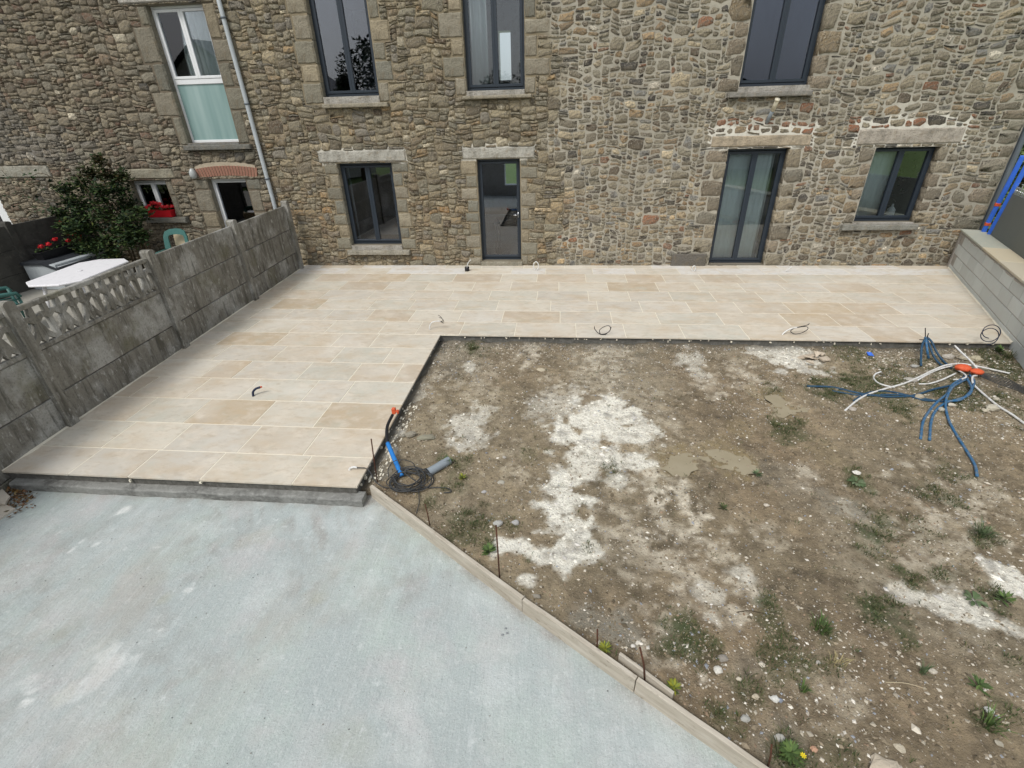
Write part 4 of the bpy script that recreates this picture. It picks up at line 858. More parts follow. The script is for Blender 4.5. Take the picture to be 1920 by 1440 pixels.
# ------------------------------------------------------------------ near concrete fence with posts, boards and openwork
fdir = np.array([FB[0] - FA[0], FB[1] - FA[1]]); fdir /= np.linalg.norm(fdir)
fang = math.atan2(fdir[1], fdir[0])                     # local x runs along the fence towards the house
posts_y = [10.52, 8.39, 6.23, 4.14, 2.05, -.05]
fence = empty("concrete_fence", (fence_x(posts_y[-1]), posts_y[-1], SLAB_Z)); fence.rotation_euler = (0, 0, fang)
tag(fence, "stained grey concrete panel fence with posts and an openwork tulip frieze, along the tiled terrace", "fence")
Fo = np.array([fence_x(posts_y[-1]), posts_y[-1]])
def fl(y): return (y - Fo[1]) / fdir[1]
Z0 = SLAB_Z
def fpost(name, x, top, parent, m, wd=.062, front=-.075, back=.055, rise=.035):
    n = 8; prof = [(-wd, -.25), (-wd, top - rise * .4)] + [(-wd * math.cos(math.pi * k / n), top - rise * .4 + rise * math.sin(math.pi * k / n)) for k in range(1, n)] + [(wd, top - rise * .4), (wd, -.25)]
    v = [(px, front, pz) for px, pz in prof] + [(px, back, pz) for px, pz in prof]; k = len(prof)
    f = [tuple(range(k)), tuple(range(k, 2 * k))[::-1]] + [(i, i + k, (i + 1) % k + k, (i + 1) % k) for i in range(k)]
    b = MB(); b.add(v, f); return b.build(name, m, parent, loc=(x, 0, 0))
for y in posts_y: fpost("post", fl(y), 1.46 - Z0, fence, M['fence'])
def strip(b, pts, w, y0, y1):
    """flat bar following pts (x,z) in the plane of the fence"""
    P = [Vector((p[0], p[1])) for p in pts]; n = len(P); v = []
    for i, p in enumerate(P):
        t = (P[min(i + 1, n - 1)] - P[max(i - 1, 0)]).normalized(); q = Vector((-t.y, t.x)); ww = w[i] if isinstance(w, (list, tuple)) else w
        for s in (-1, 1):
            e = p + q * ww * s; v += [(e.x, y0, e.y), (e.x, y1, e.y)]
    f = [(0, 1, 3, 2), tuple((n - 1) * 4 + k for k in (0, 2, 3, 1))]
    for i in range(n - 1):
        a = i * 4; c = a + 4; f += [(a, a + 2, c + 2, c), (a + 1, c + 1, c + 3, a + 3), (a, c, c + 1, a + 1), (a + 2, a + 3, c + 3, c + 2)]
    b.add(v, f)
# boards: levels at the joints seen in the photo
ZJ = [-.3, -.12 - Z0, .375 - Z0, .885 - Z0, 1.385 - Z0]
for i in range(len(posts_y) - 1):
    xb, xa = fl(posts_y[i]) - .055, fl(posts_y[i + 1]) + .055
    openwork = i >= 2
    for j in range(4):
        if j == 3 and openwork: continue
        b = MB(); b.box((xa, -.022 + .004 * j, ZJ[j] + .005), (xb, .028, ZJ[j + 1] - .005), None, .007); b.build("board", M['fence'], fence)
    if openwork:
        b = MB(); za, zb = ZJ[3], ZJ[4]; L = xb - xa; y0, y1 = -.028, .03
        b.box((xa, y0, za + .003), (xb, y1, za + .055), None, .006); b.box((xa, y0, zb - .055), (xb, y1, zb), None, .008)
        p_ = b.build("openwork_frame", M['fence'], fence)
        nu = 6; U = L / nu; zl, zh = za + .055, zb - .055; Hh = zh - zl
        for k in range(nu + 1): bars = MB(); xk = xa + min(max(k * U, .02), L - .02); bars.box((xk - .024, y0 + .004, zl - .002), (xk + .024, y1 - .004, zh + .002), None, .005); bars.build("upright_bar", M['fence'], p_)
        for k in range(nu):
            xc = xa + (k + .5) * U; q = MB(); hw = U / 2 - .012
            # fan-shaped leaf at the bottom
            top = zl + .60 * Hh; fan = []
            for s in (-1, 1):
                strip(q, [(xc, top), (xc + s * .022, zl + .42 * Hh), (xc + s * .055, zl + .22 * Hh), (xc + s * (hw - .012), zl - .002)], [.020, .032, .030, .020], y0 + .006, y1 - .006)
            strip(q, [(xc, top + .01), (xc, zl + .35 * Hh), (xc, zl + .12 * Hh), (xc, zl - .002)], [.016, .038, .040, .006], y0 + .002, y1 - .002)
            # arcs joining the leaf to the bars and a bud above
            for s in (-1, 1):
                strip(q, [(xc + s * hw, zl + .66 * Hh), (xc + s * hw * .72, zl + .73 * Hh), (xc + s * hw * .42, zl + .71 * Hh), (xc + s * .01, zl + .60 * Hh)], .027, y0 + .003, y1 - .003)
            strip(q, [(xc, zl + .58 * Hh), (xc - .014, zl + .74 * Hh), (xc - .010, zl + .88 * Hh), (xc, zh + .002)], [.022, .036, .030, .020], y0 + .004, y1 - .004)
            q.build("ornament", M['fence'], p_)

# ------------------------------------------------------------------ far fence of the neighbour's yard
def z_at(px, py, X):
    d = ray(px, py); t = X / d[0]; return (X, d[1] * t, CAMH + d[2] * t)
F2X = -11.15
pf = [z_at(12, 425, F2X), z_at(108, 401, F2X)]
ztop = (pf[0][2] + pf[1][2]) / 2; y_post = pf[0][1]
fence2 = empty("concrete_fence", (F2X, 4.7, 0)); fence2.rotation_euler = (0, 0, math.pi / 2)
tag(fence2, "dark concrete panel fence across the neighbour's yard behind the geranium trough", "fence")
L2 = WY - 4.7; yp = y_post - 4.7; py2 = [yp, yp - 2.1, yp - 4.2 if yp > 4.2 else -.02, L2 - .08]
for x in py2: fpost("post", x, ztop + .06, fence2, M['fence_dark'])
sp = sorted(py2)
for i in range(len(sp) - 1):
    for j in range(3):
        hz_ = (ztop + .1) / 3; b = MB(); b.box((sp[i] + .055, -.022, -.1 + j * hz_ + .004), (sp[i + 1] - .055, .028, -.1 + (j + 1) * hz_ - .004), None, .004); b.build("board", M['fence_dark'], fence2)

# ------------------------------------------------------------------ block wall on the right
rd = np.array([RS, 1.0]); rd /= np.linalg.norm(rd); rn = np.array([rd[1], -rd[0]])    # rn points away from the terrace
Yn = 3.2; Rlen = (WY - .01 - Yn) / rd[1]
bw = empty("block_wall", (rwall_x(Yn), Yn, 0)); bw.rotation_euler = (0, 0, math.atan2(rd[1], rd[0]))
tag(bw, "low grey concrete-block wall capped with flat stones at the right end of the terrace", "wall")
TH = .20
core = MB(); core.box((0, -TH + .004, -.35), (Rlen, -.006, .69)); core.build("mortar_bed", M['joint'], bw)
zc = [-.335, -.13, .075, .28, .485]
for j, z in enumerate(zc):
    x = Rlen - (.12 if j % 2 else .37)
    while x > .12:
        x0 = x - .49; c = np.array([.60, .635, .62]) * random.uniform(.90, 1.06); b = MB(); b.box((max(x0, 0), -TH, z + .005), (x - .006, 0.0 + random.uniform(-.002, .003), z + .198), tuple(c), .006); b.build("block", M['block'], bw); x = x0 - .006
b = MB(); b.box((Rlen - .12, -TH - .003, -.3), (Rlen, .012, .70), None, .01); b.build("mortar_edge", M['joint'], bw)
v = []; f = []
for i in range(120):
    x = Rlen * i / 119; e = .012 * float(NZ[2](x, 9, .09)); v += [(x, .004 + e * .8, .66 + e), (x, -.012 + e, .705), (x, -.012 + e, .64)]
    v[-3] = (x, .012 + e, .675 + e * .8)
    if i: f += [((i - 1) * 3 + 2, i * 3 + 2, i * 3, (i - 1) * 3), ((i - 1) * 3, i * 3, i * 3 + 1, (i - 1) * 3 + 1)]
b = MB(); b.add(v, [q[::-1] for q in f]); b.build("mortar_smear", M['joint'], bw)
x = Rlen; k = 0
while x > 0:
    L = random.uniform(.9, 1.15) if k else 1.62; c = ((.40, .42, .36), (.54, .48, .35), (.50, .46, .36), (.46, .45, .38))[k % 4]
    b = MB(); b.box((max(x - L, 0), -TH - .14, .708), (x - .012, .03, .745), c, .006); b.build("coping_stone", M['coping'], bw); x -= L; k += 1

# grey sheet standing behind the wall and the blue profiles leaning at its end
A3 = RA + np.array([rn[0], rn[1], 0]) * .34; B3 = RB + np.array([rn[0], rn[1], 0]) * .34
p0 = lp(1853, 447, A3, B3); pt = lp(1893, 360, A3, B3)
sh = empty("grey_sheet", (p0[0], p0[1], .0)); sh.rotation_euler = (0, 0, math.atan2(rd[1], rd[0])); tag(sh, "large grey cement sheet standing behind the block wall, blue profiles at its left end", "panel")
b = MB(); b.box((-5.0, -.03, -.3), (0, 0.0, pt[2]), None, .003); b.build("sheet", M['panel'], sh)
for i in range(9):
    b = MB(); xx = -.12 - .09 * i - .01 * (i % 2); hh_ = .10 + .07 * (i % 3 == 1)
    b.tube([(xx, -.012, pt[2] - .02), (xx, -.012, pt[2] + hh_)], .010, 6); b.box((xx - .02, -.028, pt[2] + hh_), (xx + .02, .006, pt[2] + hh_ + .015)); b.tube([(xx - .02, -.012, pt[2] + .06), (xx + .05, -.012, pt[2] + .02)], .008, 5); b.build("fixing_clip", M['alu'], sh)
q0, q1 = lp(1842, 446, A3, B3), lp(1925, 292, A3, B3)
def beam(name, a, b_, w, d, m, lab, caps):
    a = Vector(a); b_ = Vector(b_); ax = (b_ - a); L = ax.length; e = empty(name, a); e.rotation_euler = ax.to_track_quat('Z', 'Y').to_euler(); tag(e, lab, "straightedge", "bright blue profiles leaning by the grey sheet")
    q = MB(); q.box((-w, -d, 0), (w, d, L), None, .004); q.box((-w * .45, -d - .008, .02), (w * .45, -d, L - .02)); q.build("profile", m, e)
    for z in caps:
        q = MB(); q.box((-w - .006, -d - .012, z - .03), (w + .006, d + .006, z + .03), None, .006); q.build("orange_clip", M['orange'], e)
off_ = np.array([-rn[0], -rn[1], 0]) * .05
beam("blue_profile", np.array(q0) + off_ - np.array([0, 0, .3]), np.array(q1) + off_, .035, .018, M['brightblue'], "bright blue long profile with three orange clips, nearer one leaning at the sheet's left end", (.34, .60, .98))
r0_, r1_ = lp(1850, 446, A3, B3), lp(1932, 300, A3, B3)
beam("blue_profile", np.array(r0_) + off_ * .25 - np.array([0, 0, .3]), np.array(r1_) + off_ * .25, .035, .014, M['brightblue'], "bright blue long profile half hidden behind the one with three orange clips", (.02,))

# ------------------------------------------------------------------ plants
def leaf_quads(b, c, n, size, col, spread=None, flat=.5):
    for _ in range(n):
        p = Vector(c) + (Vector((random.gauss(0, 1), random.gauss(0, 1), random.gauss(0, 1))) * spread if spread else Vector((0, 0, 0)))
        d = Vector((random.uniform(-1, 1), random.uniform(-1, 1), random.uniform(-flat, flat))).normalized(); s = d.cross(Vector((random.uniform(-.5, .5), random.uniform(-.5, .5), 1))).normalized()
        L = size * random.uniform(.6, 1.3); w = L * .34; up = d.cross(s) * L * .12
        cc = tuple(np.array(col) * random.uniform(.6, 1.45) * np.array([random.uniform(.85, 1.2), 1, random.uniform(.7, 1.2)]))
        cc = tuple(np.array(cc) * .72)
        b.add([tuple(p), tuple(p + d * L * .5 + s * w + up), tuple(p + d * L - up), tuple(p + d * L * .5 - s * w + up)], [(0, 1, 2, 3)], cc)
# climbing bush in front of the neighbour house
bush = empty("climbing_bush", (-9.55, 10.15, 0)); tag(bush, "dark green leafy rose bush against the neighbour's wall with long shoots reaching left", "bush")
b = MB(); st = MB()
def along(px, py, Y): return Vector(wp(px, py, Y)) - Vector(bush.location)
cl = [(120, 355, 18), (110, 400, 18), (125, 425, 24), (265, 400, 20), (262, 440, 20), (230, 330, 16), (150, 465, 24), (185, 300, 14), (170, 325, 24), (205, 330, 24), (150, 345, 24), (190, 360, 34), (225, 355, 26), (240, 385, 28), (160, 385, 34), (200, 400, 40), (130, 380, 18), (240, 415, 26), (170, 425, 34), (215, 440, 36), (140, 430, 22), (240, 450, 24), (190, 465, 32), (215, 480, 24), (165, 460, 20), (250, 430, 20), (150, 410, 26)]
for px, py, r in cl:
    Y = 10.05 + random.uniform(-.15, .2) - .3 * (py > 400); c = along(px, py, Y); rad = r / 82
    for _ in range(int(r * 5.0)):
        d = Vector((random.gauss(0, 1), random.gauss(0, 1), random.gauss(0, 1))).normalized() * rad * (random.random() ** .6) * random.choice([.62, .62, .78])
        g = random.choice([(.022, .045, .014), (.03, .06, .018), (.045, .085, .025), (.018, .035, .018), (.07, .10, .03)] if py > 330 else [(.03, .05, .016), (.05, .065, .025), (.06, .05, .02)])
        leaf_quads(b, c + d, 2, .085, g, .03)
shoots = [[(150, 400), (120, 375), (90, 350), (60, 345), (20, 335), (2, 318)], [(140, 420), (110, 395), (70, 380), (40, 360), (0, 372)], [(150, 380), (120, 350), (80, 325), (50, 335)], [(200, 330), (185, 305), (178, 290), (160, 300)], [(210, 330), (222, 318), (228, 322)], [(130, 410), (95, 402), (60, 390), (30, 385)]]
for s_ in shoots:
    P = spline([along(x, y, 10.45) for x, y in s_], 6); st.tube(P, [.012 * (1 - .7 * i / len(P)) for i in range(len(P))], 5)
    for p in P:
        if random.random() < .8: leaf_quads(b, p, random.randint(1, 3), .085, (.035, .065, .03), .05)
for i in range(9):
    a = Vector((random.uniform(-.15, .15), random.uniform(-.1, .1), 0)); P = spline([a, a + Vector((random.uniform(-.3, .3), -.05, .8)), Vector((random.uniform(-.7, .6), -.1, random.uniform(1.3, 2.2)))], 6); st.tube(P, [.022 * (1 - .6 * k / len(P)) for k in range(len(P))], 6)
b.build("foliage", M['leaf'], bush); st.build("stem", M['stem'], bush, True)

# geranium things
def flowers(b, c, r, n, col=(.62, .02, .03)):
    for _ in range(n):
        d = Vector((random.gauss(0, 1), random.gauss(0, 1), random.gauss(0, 1))).normalized() * r * random.uniform(.4, 1.15); d.z *= .6; p = Vector(c) + d; s = random.uniform(.014, .024)
        t1 = d.orthogonal().normalized() * s; t2 = d.cross(t1).normalized() * s; cc = tuple(np.array(col) * random.uniform(.6, 1.25))
        b.add([tuple(p - t1), tuple(p - t2), tuple(p + t1), tuple(p + t2)], [(0, 1, 2, 3)], cc)
a0, a1 = z_at(66, 478, F2X + .42), z_at(158, 446, F2X + .42)
cab_y0, cab_y1 = a0[1] - .1, 10.3
ctop = a0[2] - .13
cabinet = empty("storage_box", (F2X + .5, (cab_y0 + cab_y1) / 2, 0)); tag(cabinet, "low dark and white garden storage box below the geranium trough", "box")
hl_ = (cab_y1 - cab_y0) / 2; ch = ctop
b = MB(); b.box((-.36, -hl_, 0), (.36, hl_, ch - .05), None, .01); b.build("body", M['zinc'], cabinet)
b = MB(); b.add([(-.38, -hl_ - .03, ch), (-.38, hl_ + .03, ch), (.1, hl_ + .03, ch), (.42, hl_ + .03, ch - .14), (.42, -hl_ - .03, ch - .14), (.1, -hl_ - .03, ch)] + [(-.38, -hl_ - .03, ch - .06), (-.38, hl_ + .03, ch - .06), (.1, hl_ + .03, ch - .05), (.42, hl_ + .03, ch - .18), (.42, -hl_ - .03, ch - .18), (.1, -hl_ - .03, ch - .05)], [(0, 5, 2, 1), (5, 4, 3, 2), (6, 7, 8, 11), (11, 8, 9, 10), (0, 1, 7, 6), (4, 10, 9, 3), (0, 6, 11, 5), (5, 11, 10, 4), (1, 2, 8, 7), (2, 3, 9, 8)]); b.build("lid", M['darkplastic'], cabinet)
b = MB(); b.box((.361, -hl_ + .1, .1), (.375, -.05, ch - .25), None, .004); b.box((.361, .05, .1), (.375, hl_ - .1, ch - .25), None, .004); b.build("door_panel", M['darkplastic'], cabinet)
b = MB(); b.tube([(.40, -hl_, ch - .10), (.40, hl_, ch - .10)], .008, 6); b.build("edge_strip", M['alu'], cabinet, True)
def trough(loc, L, w, h, rz, lab, m, name="flower_trough", nfl=9, spread=None, fl_=True, group=None, leafy=1.0):
    e = empty(name, loc); e.rotation_euler = (0, 0, rz); tag(e, lab, "planter", group); q = MB(); i = .78
    v = [(-L / 2 * .93, -w / 2 * i, 0), (L / 2 * .93, -w / 2 * i, 0), (L / 2 * .93, w / 2 * i, 0), (-L / 2 * .93, w / 2 * i, 0), (-L / 2, -w / 2, h), (L / 2, -w / 2, h), (L / 2, w / 2, h), (-L / 2, w / 2, h), (-L / 2 + .015, -w / 2 + .015, h), (L / 2 - .015, -w / 2 + .015, h), (L / 2 - .015, w / 2 - .015, h), (-L / 2 + .015, w / 2 - .015, h), (-L / 2 + .015, -w / 2 + .015, h - .03), (L / 2 - .015, -w / 2 + .015, h - .03), (L / 2 - .015, w / 2 - .015, h - .03), (-L / 2 + .015, w / 2 - .015, h - .03)]
    f = [(3, 2, 1, 0), (12, 13, 14, 15)] + [(a + k, a + (k + 1) % 4, a + 4 + (k + 1) % 4, a + 4 + k) for a in (0, 4, 8) for k in range(4)]
    q.add(v, f); q.box((-L / 2 - .008, -w / 2 - .008, h - .025), (-L / 2, w / 2 + .008, h)); q.box((L / 2, -w / 2 - .008, h - .025), (L / 2 + .008, w / 2 + .008, h)); q.build("trough", m, e)
    if fl_:
        lf_ = MB(); fm = MB()
        for k in range(int(30 * leafy)): leaf_quads(lf_, (random.uniform(-L / 2, L / 2) * .9, random.uniform(-w, w) * .5, h + random.uniform(0, .07)), 3, .05, (.05, .085, .025), .02)
        for k in range(nfl): x = (k + .5) / nfl * L - L / 2 + random.uniform(-.03, .03); z = h + random.uniform(.05, .16); fm = MB(); flowers(fm, (x, random.uniform(-.06, .04), z), .055, 60); fm.build("flower", M['red'], e)
        lf_.build("leaves", M['leaf'], e)
    return e
ty = (a0[1] + a1[1]) / 2
trough((F2X + .40, ty, ctop), abs(a1[1] - a0[1]) * .93, .22, .16, math.pi / 2, "black trough of red geraniums on the left end of the storage box", M['black'], nfl=5)
trough((F2X + .40, a1[1] + .55, ctop), .9, .22, .16, math.pi / 2, "second black trough, half under the bush beside the red geraniums", M['black'], fl_=False)
# red salvia clump behind
c1 = z_at(138, 430, F2X + .25)
e = empty("red_flowering_plant", (c1[0], c1[1], ctop)); tag(e, "red flowering plant climbing at the left edge of the dark bush", "plant")
fm = MB(); lf_ = MB(); sm = MB()
for k in range(16):
    t = k / 15; fm = MB(); flowers(fm, (random.uniform(-.08, .08), -.25 + t * .45 + random.uniform(-.08, .08), .12 + (1 - t) * .42 + random.uniform(-.06, .06) ), .04, 22, (.42, .015, .015)); fm.build("flower", M['red'], e); leaf_quads(lf_, (random.uniform(-.08, .08), -.2 + t * .4, .1 + (1 - t) * .3), 5, .05, (.03, .05, .02), .05)
sm.tube([(0, 0, 0), (0, -.05, .3), (0, -.12, .5)], .01, 5); lf_.build("leaves", M['leaf'], e); sm.build("stem", M['stem'], e)
s4 = sills['small']; pw0, pw1 = wp(287, 411, WY - .03), wp(321, 410, WY - .03)
trough(((pw0[0] + pw1[0]) / 2 + .02, WY - .02, s4[3] + .002), abs(pw1[0] - pw0[0]) + .16, .17, .15, 0, "bright red window box of red geraniums on the sill of the small white window", M['redplastic'], name="window_box", nfl=9)

# ------------------------------------------------------------------ neighbour's garden furniture
tc4 = [np.array(gp(*p, .75)) for p in ((41, 534), (177, 484), (234, 486), (130, 536))]
tcn_ = sum(tc4) / 4; dv = tc4[1] - tc4[0]; ta = math.atan2(dv[1], dv[0]); TL = np.linalg.norm(dv[:2]) * .98; TW = .92
tb = empty("garden_table", (tcn_[0], tcn_[1], 0)); tb.rotation_euler = (0, 0, ta); tag(tb, "white plastic garden table with cut corners behind the openwork fence", "table")
def octo(L, w, c): return [(-L / 2 + c, -w / 2), (L / 2 - c, -w / 2), (L / 2, -w / 2 + c), (L / 2, w / 2 - c), (L / 2 - c, w / 2), (-L / 2 + c, w / 2), (-L / 2, w / 2 - c), (-L / 2, -w / 2 + c)]
b = MB(); b.prism(octo(TL, TW, .22), .725, .75, None, .01); b.prism(octo(TL - .05, TW - .05, .2), .712, .7245); b.build("tabletop", M['tablewhite'], tb)
b = MB(); lathe(b, [(.035, .7505), (.04, .756), (.02, .7585)]); b.build("parasol_hole_cap", M['tablewhite'], tb, True)
for sx_ in (-1, 1):
    for s2 in (-1, 1): b = MB(); b.tube([(sx_ * (TL / 2 - .35), s2 * .30, .69), (sx_ * (TL / 2 - .22), s2 * .38, 0)], [.03, .022], 8); b.build("leg", M['tablewhite'], tb, True)
def chair(loc, rz, lab, cushion=True):
    e = empty("garden_chair", loc); e.rotation_euler = (0, 0, rz); tag(e, lab, "chair", "teal plastic garden chairs in the neighbour's yard")
    b = MB(); b.box((-.22, -.22, .42), (.22, .22, .455), None, .012); b.build("seat", M['green'], e)
    prof = [(-.25, .40), (-.26, .75), (-.25, .95), (-.21, 1.05), (-.12, 1.09), (0, 1.10), (.12, 1.09), (.21, 1.05), (.25, .95), (.26, .75), (.25, .40)]
    inn = [(-.15, .50), (-.165, .70), (-.17, .93), (-.15, .97), (-.08, .985), (0, .99), (.08, .985), (.15, .97), (.17, .93), (.165, .70), (.15, .50)]
    v = []
    for y in (0, .03):
        for P in (prof, inn): v += [(x, .2 + y + (z - .4) * .18 - .1 * (abs(x) / .25) ** 2 * .5, z) for x, z in P]
    n = len(prof); f = []
    for i in range(n - 1): f += [(i, i + 1, n + i + 1, n + i), (2 * n + i, 3 * n + i, 3 * n + i + 1, 2 * n + i + 1), (i, 2 * n + i, 2 * n + i + 1, i + 1), (n + i, n + i + 1, 3 * n + i + 1, 3 * n + i)]
    f += [(0, n, 3 * n, 2 * n), (n - 1, 3 * n - 1, 4 * n - 1, 2 * n - 1)]
    b = MB(); b.add(v, f); b.build("backrest", M['green'], e)
    for s in (-1, 1):
        b = MB()
        for z in (.66, .58, .50): b.tube([(s * .25, .27, z), (s * .27, .0, z), (s * .27, -.22, z - .01)], .014, 6)
        b.tube([(s * .25, .28, .70), (s * .275, .0, .69), (s * .275, -.22, .67), (s * .27, -.25, .60)], .026, 8); b.build("armrest", M['green'], e, True)
        for y in (-.22, .22): b = MB(); b.tube([(s * .23, y, .66 if y < 0 else .43), (s * .26, y * 1.15, 0)], [.024, .02], 8); b.build("leg", M['green'], e, True)
    if cushion: b = MB(); b.prism([(-.165, .17), (.165, .17), (.165, .21), (-.165, .21)], .50, .97, None, .01); c_ = b.build("cushion", M['cushion'], e); c_.rotation_euler = (R(-10), 0, 0); c_.location = (0, .115, .035)
    return e
cpos = wp(322, 433, 9.45); chair((cpos[0] + .0, 9.25, 0), R(4), "teal plastic garden chair with a beige cushion, showing above the fence")
cp = gp(-4, 548, .70); chair((cp[0] - .1, cp[1], 0), R(150), "teal plastic garden chair cut off by the left edge behind the fence", False)
# ------------------------------------------------------------------ hedge right of the house
def crown(b, c, rx, ry, rz, n, size, cols, seed=0):
    rr = random.Random(seed); lobes = [(Vector((rr.gauss(0, .45) * rx, rr.gauss(0, .45) * ry, rr.gauss(0, .4) * rz)), rr.uniform(.3, .55)) for _ in range(16)]
    for _ in range(n):
        l, s = rr.choice(lobes); d = Vector((rr.gauss(0, 1), rr.gauss(0, 1), rr.gauss(0, 1))).normalized() * rr.uniform(.65, 1.05)
        p = Vector(c) + l + Vector((d.x * rx * s, d.y * ry * s, d.z * rz * s)); leaf_quads(b, p, 1, size, rr.choice(cols))
hg = empty("hedge", (12.5, 14.5, -.4)); tag(hg, "dark green leafy hedge past the right corner of the house", "hedge")
b = MB(); gcols = [(.03, .06, .015), (.045, .09, .02), (.02, .04, .012), (.07, .12, .03)]
for i in range(7): crown(b, (-4.1 + i * 1.5, -.9 + .25 * i, 1.9), 1.3, .9, 1.9, 2200, .11, gcols, i)
b.build("foliage", M['leaf'], hg)
b = MB()
for i in range(7): b.tube([(-4.1 + i * 1.5, -.9 + .25 * i, -.2), (-4.0 + i * 1.5, -.9 + .25 * i, 1.6), (-3.9 + i * 1.5, -.8 + .25 * i, 2.8)], [.07, .05, .02], 6)
b.build("trunks", M['stem'], hg)

# ------------------------------------------------------------------ buildings and trees added behind the viewer for the panes to mirror
g = empty("garage", (-1, -2.5, -.3)); tag(g, "unseen low rendered flat-roofed garage, added behind the viewer for the lower windows to mirror", "garage")
b = MB(); b.box((-4.5, -3.2, 0), (5.5, 1.2, 1.55)); b.build("wall", M['render'], g); b = MB(); b.box((-4.6, -3.3, 1.55), (5.6, 1.3, 1.62)); b.build("roof", M['zincdark'], g)
def gable(loc, rz, w, d, h, rh, lab, wallm=M['render']):
    e = empty("gabled_house", loc); e.rotation_euler = (0, 0, rz); tag(e, lab, "house")
    b = MB(); b.add([(-w, -d, 0), (w, -d, 0), (w, d, 0), (-w, d, 0), (-w, -d, h), (w, -d, h), (w, d, h), (-w, d, h), (0, -d, h + rh - .1), (0, d, h + rh - .1)], [(0, 1, 5, 8, 4), (2, 3, 7, 9, 6), (1, 2, 6, 5), (3, 0, 4, 7)]); b.build("wall", wallm, e)
    b = MB(); o = .3; k = rh / w
    b.add([(-w - o, -d - o, h - o * k), (0, -d - o, h + rh), (0, d + o, h + rh), (-w - o, d + o, h - o * k), (w + o, -d - o, h - o * k), (w + o, d + o, h - o * k)], [(0, 1, 2, 3), (1, 4, 5, 2)]); b.build("roof", M['roof'], e)
    b = MB(); b.box((w * .35, -.3, h + rh * .4), (w * .35 + .5, .3, h + rh + .7)); b.build("chimney", M['brick'], e)
    for i in range(3):
        b = MB(); b.box((-w * .6 + i * w * .6 - .45, d, 1.0), (-w * .6 + i * w * .6 + .45, d + .04, 2.3)); b.build("window", M['anthracite'], e)
gable((-19, -12, -.5), R(12), 5, 4, 4.2, 3.2, "slate-roofed house behind the viewer, mirrored in the tall white window")
gable((9, -17, -.5), R(-8), 6, 4, 3.0, 2.4, "unseen low slate-roofed house added behind the viewer on the right")
def tree(loc, h, r, lab, seed):
    e = empty("tree", loc); tag(e, lab, "tree", "trees behind the viewer"); b = MB(); b.tube([(0, 0, 0), (.1, 0, h * .45), (0, .1, h * .8)], [.22, .15, .05], 8)
    for k in range(6): a = k * 1.05; b.tube([(0.05, 0, h * (.3 + .07 * k)), (math.cos(a) * r * .7, math.sin(a) * r * .7, h * (.5 + .07 * k))], [.07, .02], 5)
    b.build("trunk", M['stem'], e); b = MB(); crown(b, (0, 0, h * .66), r, r, h * .36, 4200, .26, [(.02, .04, .012), (.03, .055, .018), (.014, .028, .01)], seed); b.build("crown", M['leaf'], e)
tree((-9.2, -8.5, -.4), 8.6, 1.7, "tall dark tree behind the viewer, mirrored in the left upper grey window", 1); tree((-12.2, -9.6, -.4), 6.9, 1.3, "slimmer dark tree behind the viewer left of the tall one", 2)
tree((-4, -19, -.4), 6.0, 3.0, "unseen broad dark tree added far behind the viewer", 4)

# ------------------------------------------------------------------ formwork planks and stakes
PW = .032
def plank(a, b_, top, h, lab, wd=PW, side=0.0):
    a = np.array(a[:2]); b_ = np.array(b_[:2]); d = b_ - a; L = np.linalg.norm(d); d /= L; n = np.array([-d[1], d[0]])
    if n[1] < 0: n = -n
    a = a + n * side; q = MB(); N_ = 14; v = []; f = []
    for i in range(N_ + 1):
        x = L * i / N_; e = .003 * float(NZ[2](x + a[0] * 9, 1, .2)); t = random.uniform(-.001, .001)
        for (yy, z) in ((-wd / 2 + e, -h), (wd / 2 + e, -h), (wd / 2 + e, -.003), (wd / 2 - .003 + e, t), (-wd / 2 + .003 + e, t), (-wd / 2 + e, -.003)): v.append((x, yy, z))
        if i: f += [((i - 1) * 6 + k, (i - 1) * 6 + (k + 1) % 6, i * 6 + (k + 1) % 6, i * 6 + k) for k in range(6)]
    f += [tuple(range(6))[::-1], tuple(range(N_ * 6, N_ * 6 + 6))]
    q.add(v, [w_[::-1] for w_ in f]); o = q.build("formwork_plank", M['wood'], None, loc=(a[0] + n[0] * wd / 2, a[1] + n[1] * wd / 2, top)); o.rotation_euler = (0, 0, math.atan2(d[1], d[0])); tag(o, lab, "plank", "formwork planks edging the concrete slab"); return o
g_ = lambda p, q_, s: tuple(np.array(p) + (np.array(q_) - np.array(p)) * s)
plank(g_(PT[0], PT[1], .0), g_(PT[0], PT[1], .997), -.058, .17, "weathered formwork plank starting at the terrace corner and blue pipe")
plank(g_(PT[1], PT[2], .003), g_(PT[1], PT[2], .997), -.060, .17, "middle formwork plank, between the butt joint and the wide open joint")
plank(g_(PT[2], PT[3], .006), PT[4], -.062, .17, "formwork plank running out of the bottom of the picture")
s0, s1 = gp(1154, 1236, -.062), gp(1256, 1312, -.062); plank(s0, s1, -.058, .10, "short pale board doubled behind the open plank joint", .022, .040)
def stake(px, py, top_px, lab, r=.006, z=None):
    p = gp(px, py, SOIL_Z); n = np.array(p); d = ray(*top_px)
    # same distance along the view as the foot: the stake is upright
    t = (n[1]) / d[1]; top = np.array([d[0] * t, d[1] * t, CAMH + d[2] * t]); b = MB()
    b.tube([(0, 0, -.12), ((top[0] - n[0]) * .5, 0, (top[2] - n[2]) * .5), (top[0] - n[0], 0, top[2] - n[2])], r, 7); o = b.build("rebar_stake", M['rust'], None, True, loc=tuple(n)); tag(o, lab, "stake", "rusty steel stakes along the formwork")
stake(707, 905, (696, 823), "dark steel rod at the terrace corner above the cable coil"); stake(937, 1085, (930, 985), "tallest thin rusty rod beside the plank near the white powder")
